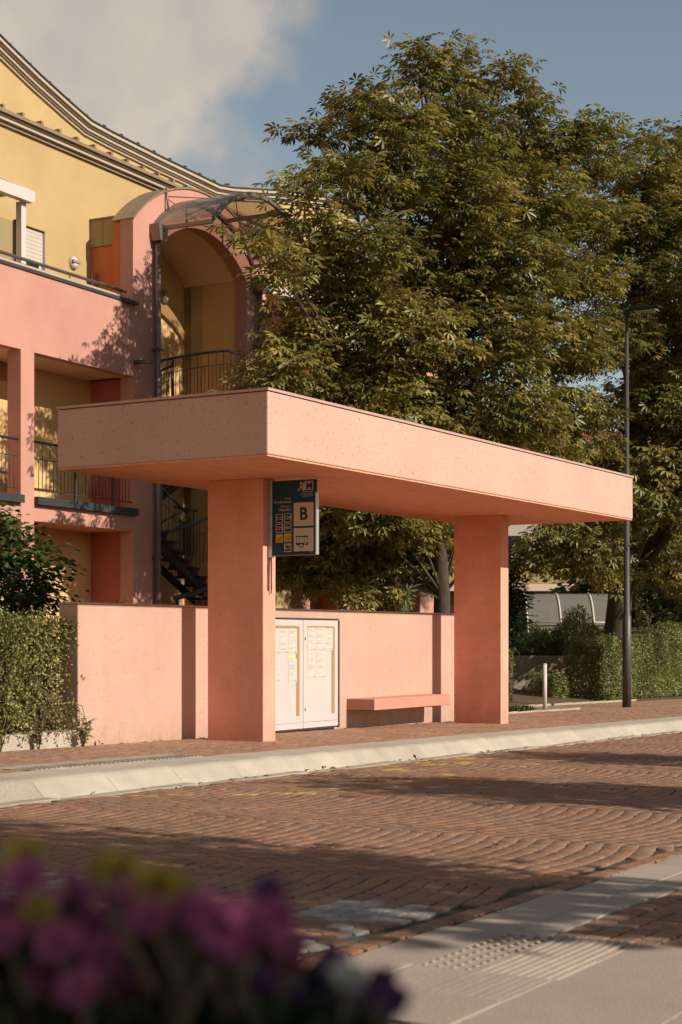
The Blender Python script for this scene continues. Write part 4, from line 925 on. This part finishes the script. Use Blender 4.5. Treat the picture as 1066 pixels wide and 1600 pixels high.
# distant wooded slope and a few trees that close the view
hk = MB(); rr = random.Random(9)
hp = [(-900, 0), (-700, 35), (-450, 60), (-200, 90), (60, 75), (300, 110), (560, 85), (820, 55), (1000, 0)]
for (a, ha), (b_, hb) in zip(hp[:-1], hp[1:]):
    f = lambda x, d, z: tuple(Vector((0, 0, z)) + FW * d + RT * x)
    hk.quad(f(a, 700, -5), f(b_, 700, -5), f(b_, 1000, hb * .9), f(a, 1000, ha * .9)); hk.quad(f(a, 1000, ha * .9), f(b_, 1000, hb * .9), f(b_, 1400, -20), f(a, 1400, -20))
tag(hk.build('hill', M['hill']), kind='structure')
BK = simple_leaf(.30, .7, .2)
for i, (x, y, h, s_, lab) in enumerate(((33, 4.6, 6.5, 71, 'dark tree far behind the thick hedge under the chestnut branches'), (36, 9.5, 5.0, 72, 'low bushy tree between the polytunnel and the yellow house'),
                                       (37, 5.5, 6.0, 73, 'dark tree behind the end of the thick hedge'))):
    L_ = [(x + rr.uniform(-1.3, 1.3), y + rr.uniform(-1.3, 1.3), rr.uniform(1.4, h), rr.uniform(.8, 1.3)) for _ in range(13)]
    tree('background_tree', lab, 'tree', (x, y, gz(x)), (x, y, h * .7), .16, L_, s_, BK, LEAFCOL['privet'], 60, 9, .3, 'trees far behind the hedge')

lr_ = np.random.default_rng(91); n_ = 150
lx = np.concatenate([lr_.uniform(-6, 9, 70), lr_.uniform(-2, 8.5, 45), lr_.uniform(-9.5, 6, 35)]); ly = np.concatenate([-1.95 + lr_.normal(0, .06, 70), 1.10 - np.abs(lr_.normal(0, .10, 45)), lr_.uniform(-7, -2, 35)])
lz = np.array([gz(a) for a in lx]) + np.concatenate([np.full(70, -.140), np.full(45, .012), np.full(35, -.138)])
tag(scatter('leaf_litter', np.stack([lx, ly, lz], 1), lr_.normal(size=(n_, 3)) * [1, 1, .15], lr_.normal(size=(n_, 3)) * .25 + [0, 0, 1], simple_leaf(.07, .5, .1), [(.16, .09, .035), (.12, .065, .03), (.20, .13, .04)], lr_), kind='stuff')
# ------------------------------------------------------------------ flowers in the planter by the camera
PO = CAM + FW * 2.0; PZ = -.15 + gz(PO.x)
KF = .50      # the bed stands a metre off
def loc(a, b_, z): q = CAM + (RT * a + FW * b_) * KF; return (q.x, q.y, 1.2 + (z - 1.2) * KF)
AR = math.atan2(RT.y, RT.x)
c0 = loc(-.60, 2.05, PZ)[:2] + (PZ,)
pt = empty('planter', c0, AR); tag(pt, 'long planter trough under the blurred flowers', 'planter')
k = MB().box(-.34, .34, -.13, -.11, .62, .86).box(-.34, .34, .11, .13, .62, .86).box(-.34, -.32, -.109, .109, .62, .86).box(.32, .34, -.109, .109, .62, .86).box(-.319, .319, -.109, .109, .62, .65)
k.build('trough', M['terracotta'], pt, .01); MB().box(-.318, .318, -.108, .108, .651, .84).build('potting_soil', M['soil'], pt)
for x in (-.26, .26): MB().box(x - .03, x + .03, -.10, .10, -.02, .619).build('foot', M['terracotta'], pt)
def flower(parent, a, b_, z, col, r, seed, kind='petunia'):
    r = r * KF; rr = random.Random(seed); base = Vector(parent.location); n = 15; V = []; F = []
    tilt = Vector((rr.uniform(-.6, .6), rr.uniform(-.6, .6), .8)) - FW * .6; tilt.normalize(); t1 = tilt.orthogonal().normalized(); t2 = tilt.cross(t1)
    c = Vector(loc(a, b_, z)) - base
    if kind == 'petunia':
        V.append(c - tilt * r * .7)
        for ring, (f, h) in enumerate(((.35, -.15), (1, .12))):
            for i in range(n):
                ang = 2 * math.pi * i / n; q = f * r * (1 + (.16 * math.cos(5 * ang) if ring else 0)); V.append(c + (t1 * math.cos(ang) + t2 * math.sin(ang)) * q + tilt * r * (h + (.12 * math.sin(5 * ang + 1) if ring else 0)))
        for i in range(n):
            j = (i + 1) % n; F.append((0, 1 + i, 1 + j)); F += [(1 + i, 1 + n + i, 1 + n + j), (1 + i, 1 + n + j, 1 + j)]
        cols = [np.array(col) * (.55 if i % 3 == 0 else 1) for i in range(len(F))]
    else:
        for lay in range(4):
            for i in range(11):
                ang = 2 * math.pi * i / 11 + lay * .3; d = (t1 * math.cos(ang) + t2 * math.sin(ang)); e = R(8 + 24 * lay); s_ = tilt.cross(d); k0 = len(V); l = r * (1 - .12 * lay)
                V += [c, c + (d * math.cos(e) + tilt * math.sin(e)) * l * .8 + s_ * r * .24, c + (d * math.cos(e) + tilt * math.sin(e)) * l, c + (d * math.cos(e) + tilt * math.sin(e)) * l * .8 - s_ * r * .24]; F += [(k0, k0 + 1, k0 + 2), (k0, k0 + 2, k0 + 3)]
        cols = [np.array(col) * rr.uniform(.7, 1.2) for _ in F]
    o = np_mesh('flower', np.array([tuple(v) for v in V]), np.array(F), M['petal'], parent, np.array(cols)); st_ = Vector(loc(a, b_, z)) - base - tilt * r * .6
    MB().tube([st_, st_ + Vector((0, 0, -.05)) + Vector((rr.uniform(-.02, .02), rr.uniform(-.02, .02), 0))], .003, 5).build('stalk', M['twig'], o)
def plant(name, label, a, b_, z0, ra, rb, h, nl, seed, group=None, col='bedding'):
    r_ = np.random.default_rng(seed); t = empty(name, loc(a, b_, 1.0)[:2] + (z0,)); tag(t, label, 'plant', group); ra *= KF; rb *= KF; h *= KF
    d = unit(r_, nl); d[:, 2] = np.abs(d[:, 2]); rad = r_.uniform(.35, 1, (nl, 1)) ** .5; e = d * rad; P = np.outer(e[:, 0] * ra, np.array(RT)) + np.outer(e[:, 1] * rb, np.array(FW)); P[:, 2] += e[:, 2] * h
    scatter('foliage', P, r_.normal(size=(nl, 3)) + d, r_.normal(size=(nl, 3)) * .5 + d + [0, 0, .5], simple_leaf(.024, .6, .25), LEAFCOL[col], r_, t); return t
zs = .90
pk1 = plant('petunia_plant', 'pink petunia plant at the outer end of the planter', -.40, 2.02, zs, .17, .22, .26, 1300, 81, 'petunias in the planter')
pk2 = plant('petunia_plant', 'pink petunia plant in the middle of the planter below the yellow flowers', -.20, 1.98, zs, .16, .22, .25, 1300, 82, 'petunias in the planter')
pv = plant('petunia_plant', 'dark purple petunia plant between the pink and the white flowers', -.06, 2.02, zs - .01, .14, .20, .20, 1100, 83, 'petunias in the planter')
pw = plant('petunia_plant', 'white petunia plant at the inner end of the planter', .02, 2.02, zs - .05, .09, .16, .14, 700, 84, 'petunias in the planter')
my1 = plant('marigold_plant', 'single yellow marigold rising above the pink petunias', -.40, 2.08, zs, .06, .08, .26, 160, 85, 'marigolds in the planter')
my2 = plant('marigold_plant', 'yellow marigolds in a cluster of several heads', -.24, 2.0, zs, .10, .10, .27, 260, 86, 'marigolds in the planter')
PINK, VIO, WHT, YEL = (.33, .065, .14), (.085, .025, .09), (.40, .33, .26), (.50, .36, .04)
PF = [(-.412, 2.066, .857), (-.36, 1.949, .889), (-.368, 2.114, .828), (-.338, 2.144, .848), (-.288, 2.002, .889), (-.322, 2.15, .826), (-.245, 1.943, .89), (-.223, 1.873, .913), (-.227, 2.03, .857), (-.163, 1.859, .886), (-.15, 1.909, .89), (-.101, 1.972, .867), (-.08, 2.033, .846), (-.315, 1.897, .848), (-.27, 1.863, .843), (-.199, 2.11, .819), (-.268, 1.944, .79), (-.42, 2.138, .702), (-.258, 2.119, .71), (-.424, 1.963, .893), (-.437, 1.988, .85), (-.46, 2.05, .88), (-.11, 1.93, .875)]
jr = random.Random(4); PF += [(a + jr.uniform(-.04, .04), b_ + jr.uniform(-.1, .1), z + jr.uniform(-.04, .02)) for a, b_, z in PF if z > .8 for _ in range(3)]
for i, (a, b_, z) in enumerate(PF): flower(pk1 if a < -.28 else pk2, a, b_, z, PINK, .026, 100 + i)
for i, (a, b_, z) in enumerate([(-.089, 2.006, .89), (-.176, 2.043, .823), (-.12, 2.029, .823), (-.064, 2.018, .804), (-.009, 2.036, .801), (.053, 2.132, .757), (.062, 2.002, .76), (.032, 1.979, .778), (-.043, 2.066, .764), (-.1, 1.921, .802), (-.02, 1.97, .75), (-.06, 1.95, .77)]): flower(pv, a, b_, z, VIO, .023, 200 + i)
for i, (a, b_, z) in enumerate([(.009, 1.94, .802), (-.021, 2.143, .738), (.031, 2.006, .759), (.046, 2.015, .745)]): flower(pw, a, b_, z, WHT, .024, 300 + i)
flower(my1, -.402, 2.081, .924, YEL, .030, 400, 'marigold'); flower(my1, -.344, 1.863, .894, YEL, .022, 401, 'marigold')
for i, (a, b_, z) in enumerate([(-.304, 2.112, .901), (-.275, 2.06, .905), (-.206, 1.863, .917), (-.203, 2.034, .882), (-.235, 1.95, .905)]): flower(my2, a, b_, z, YEL, .032, 410 + i, 'marigold')
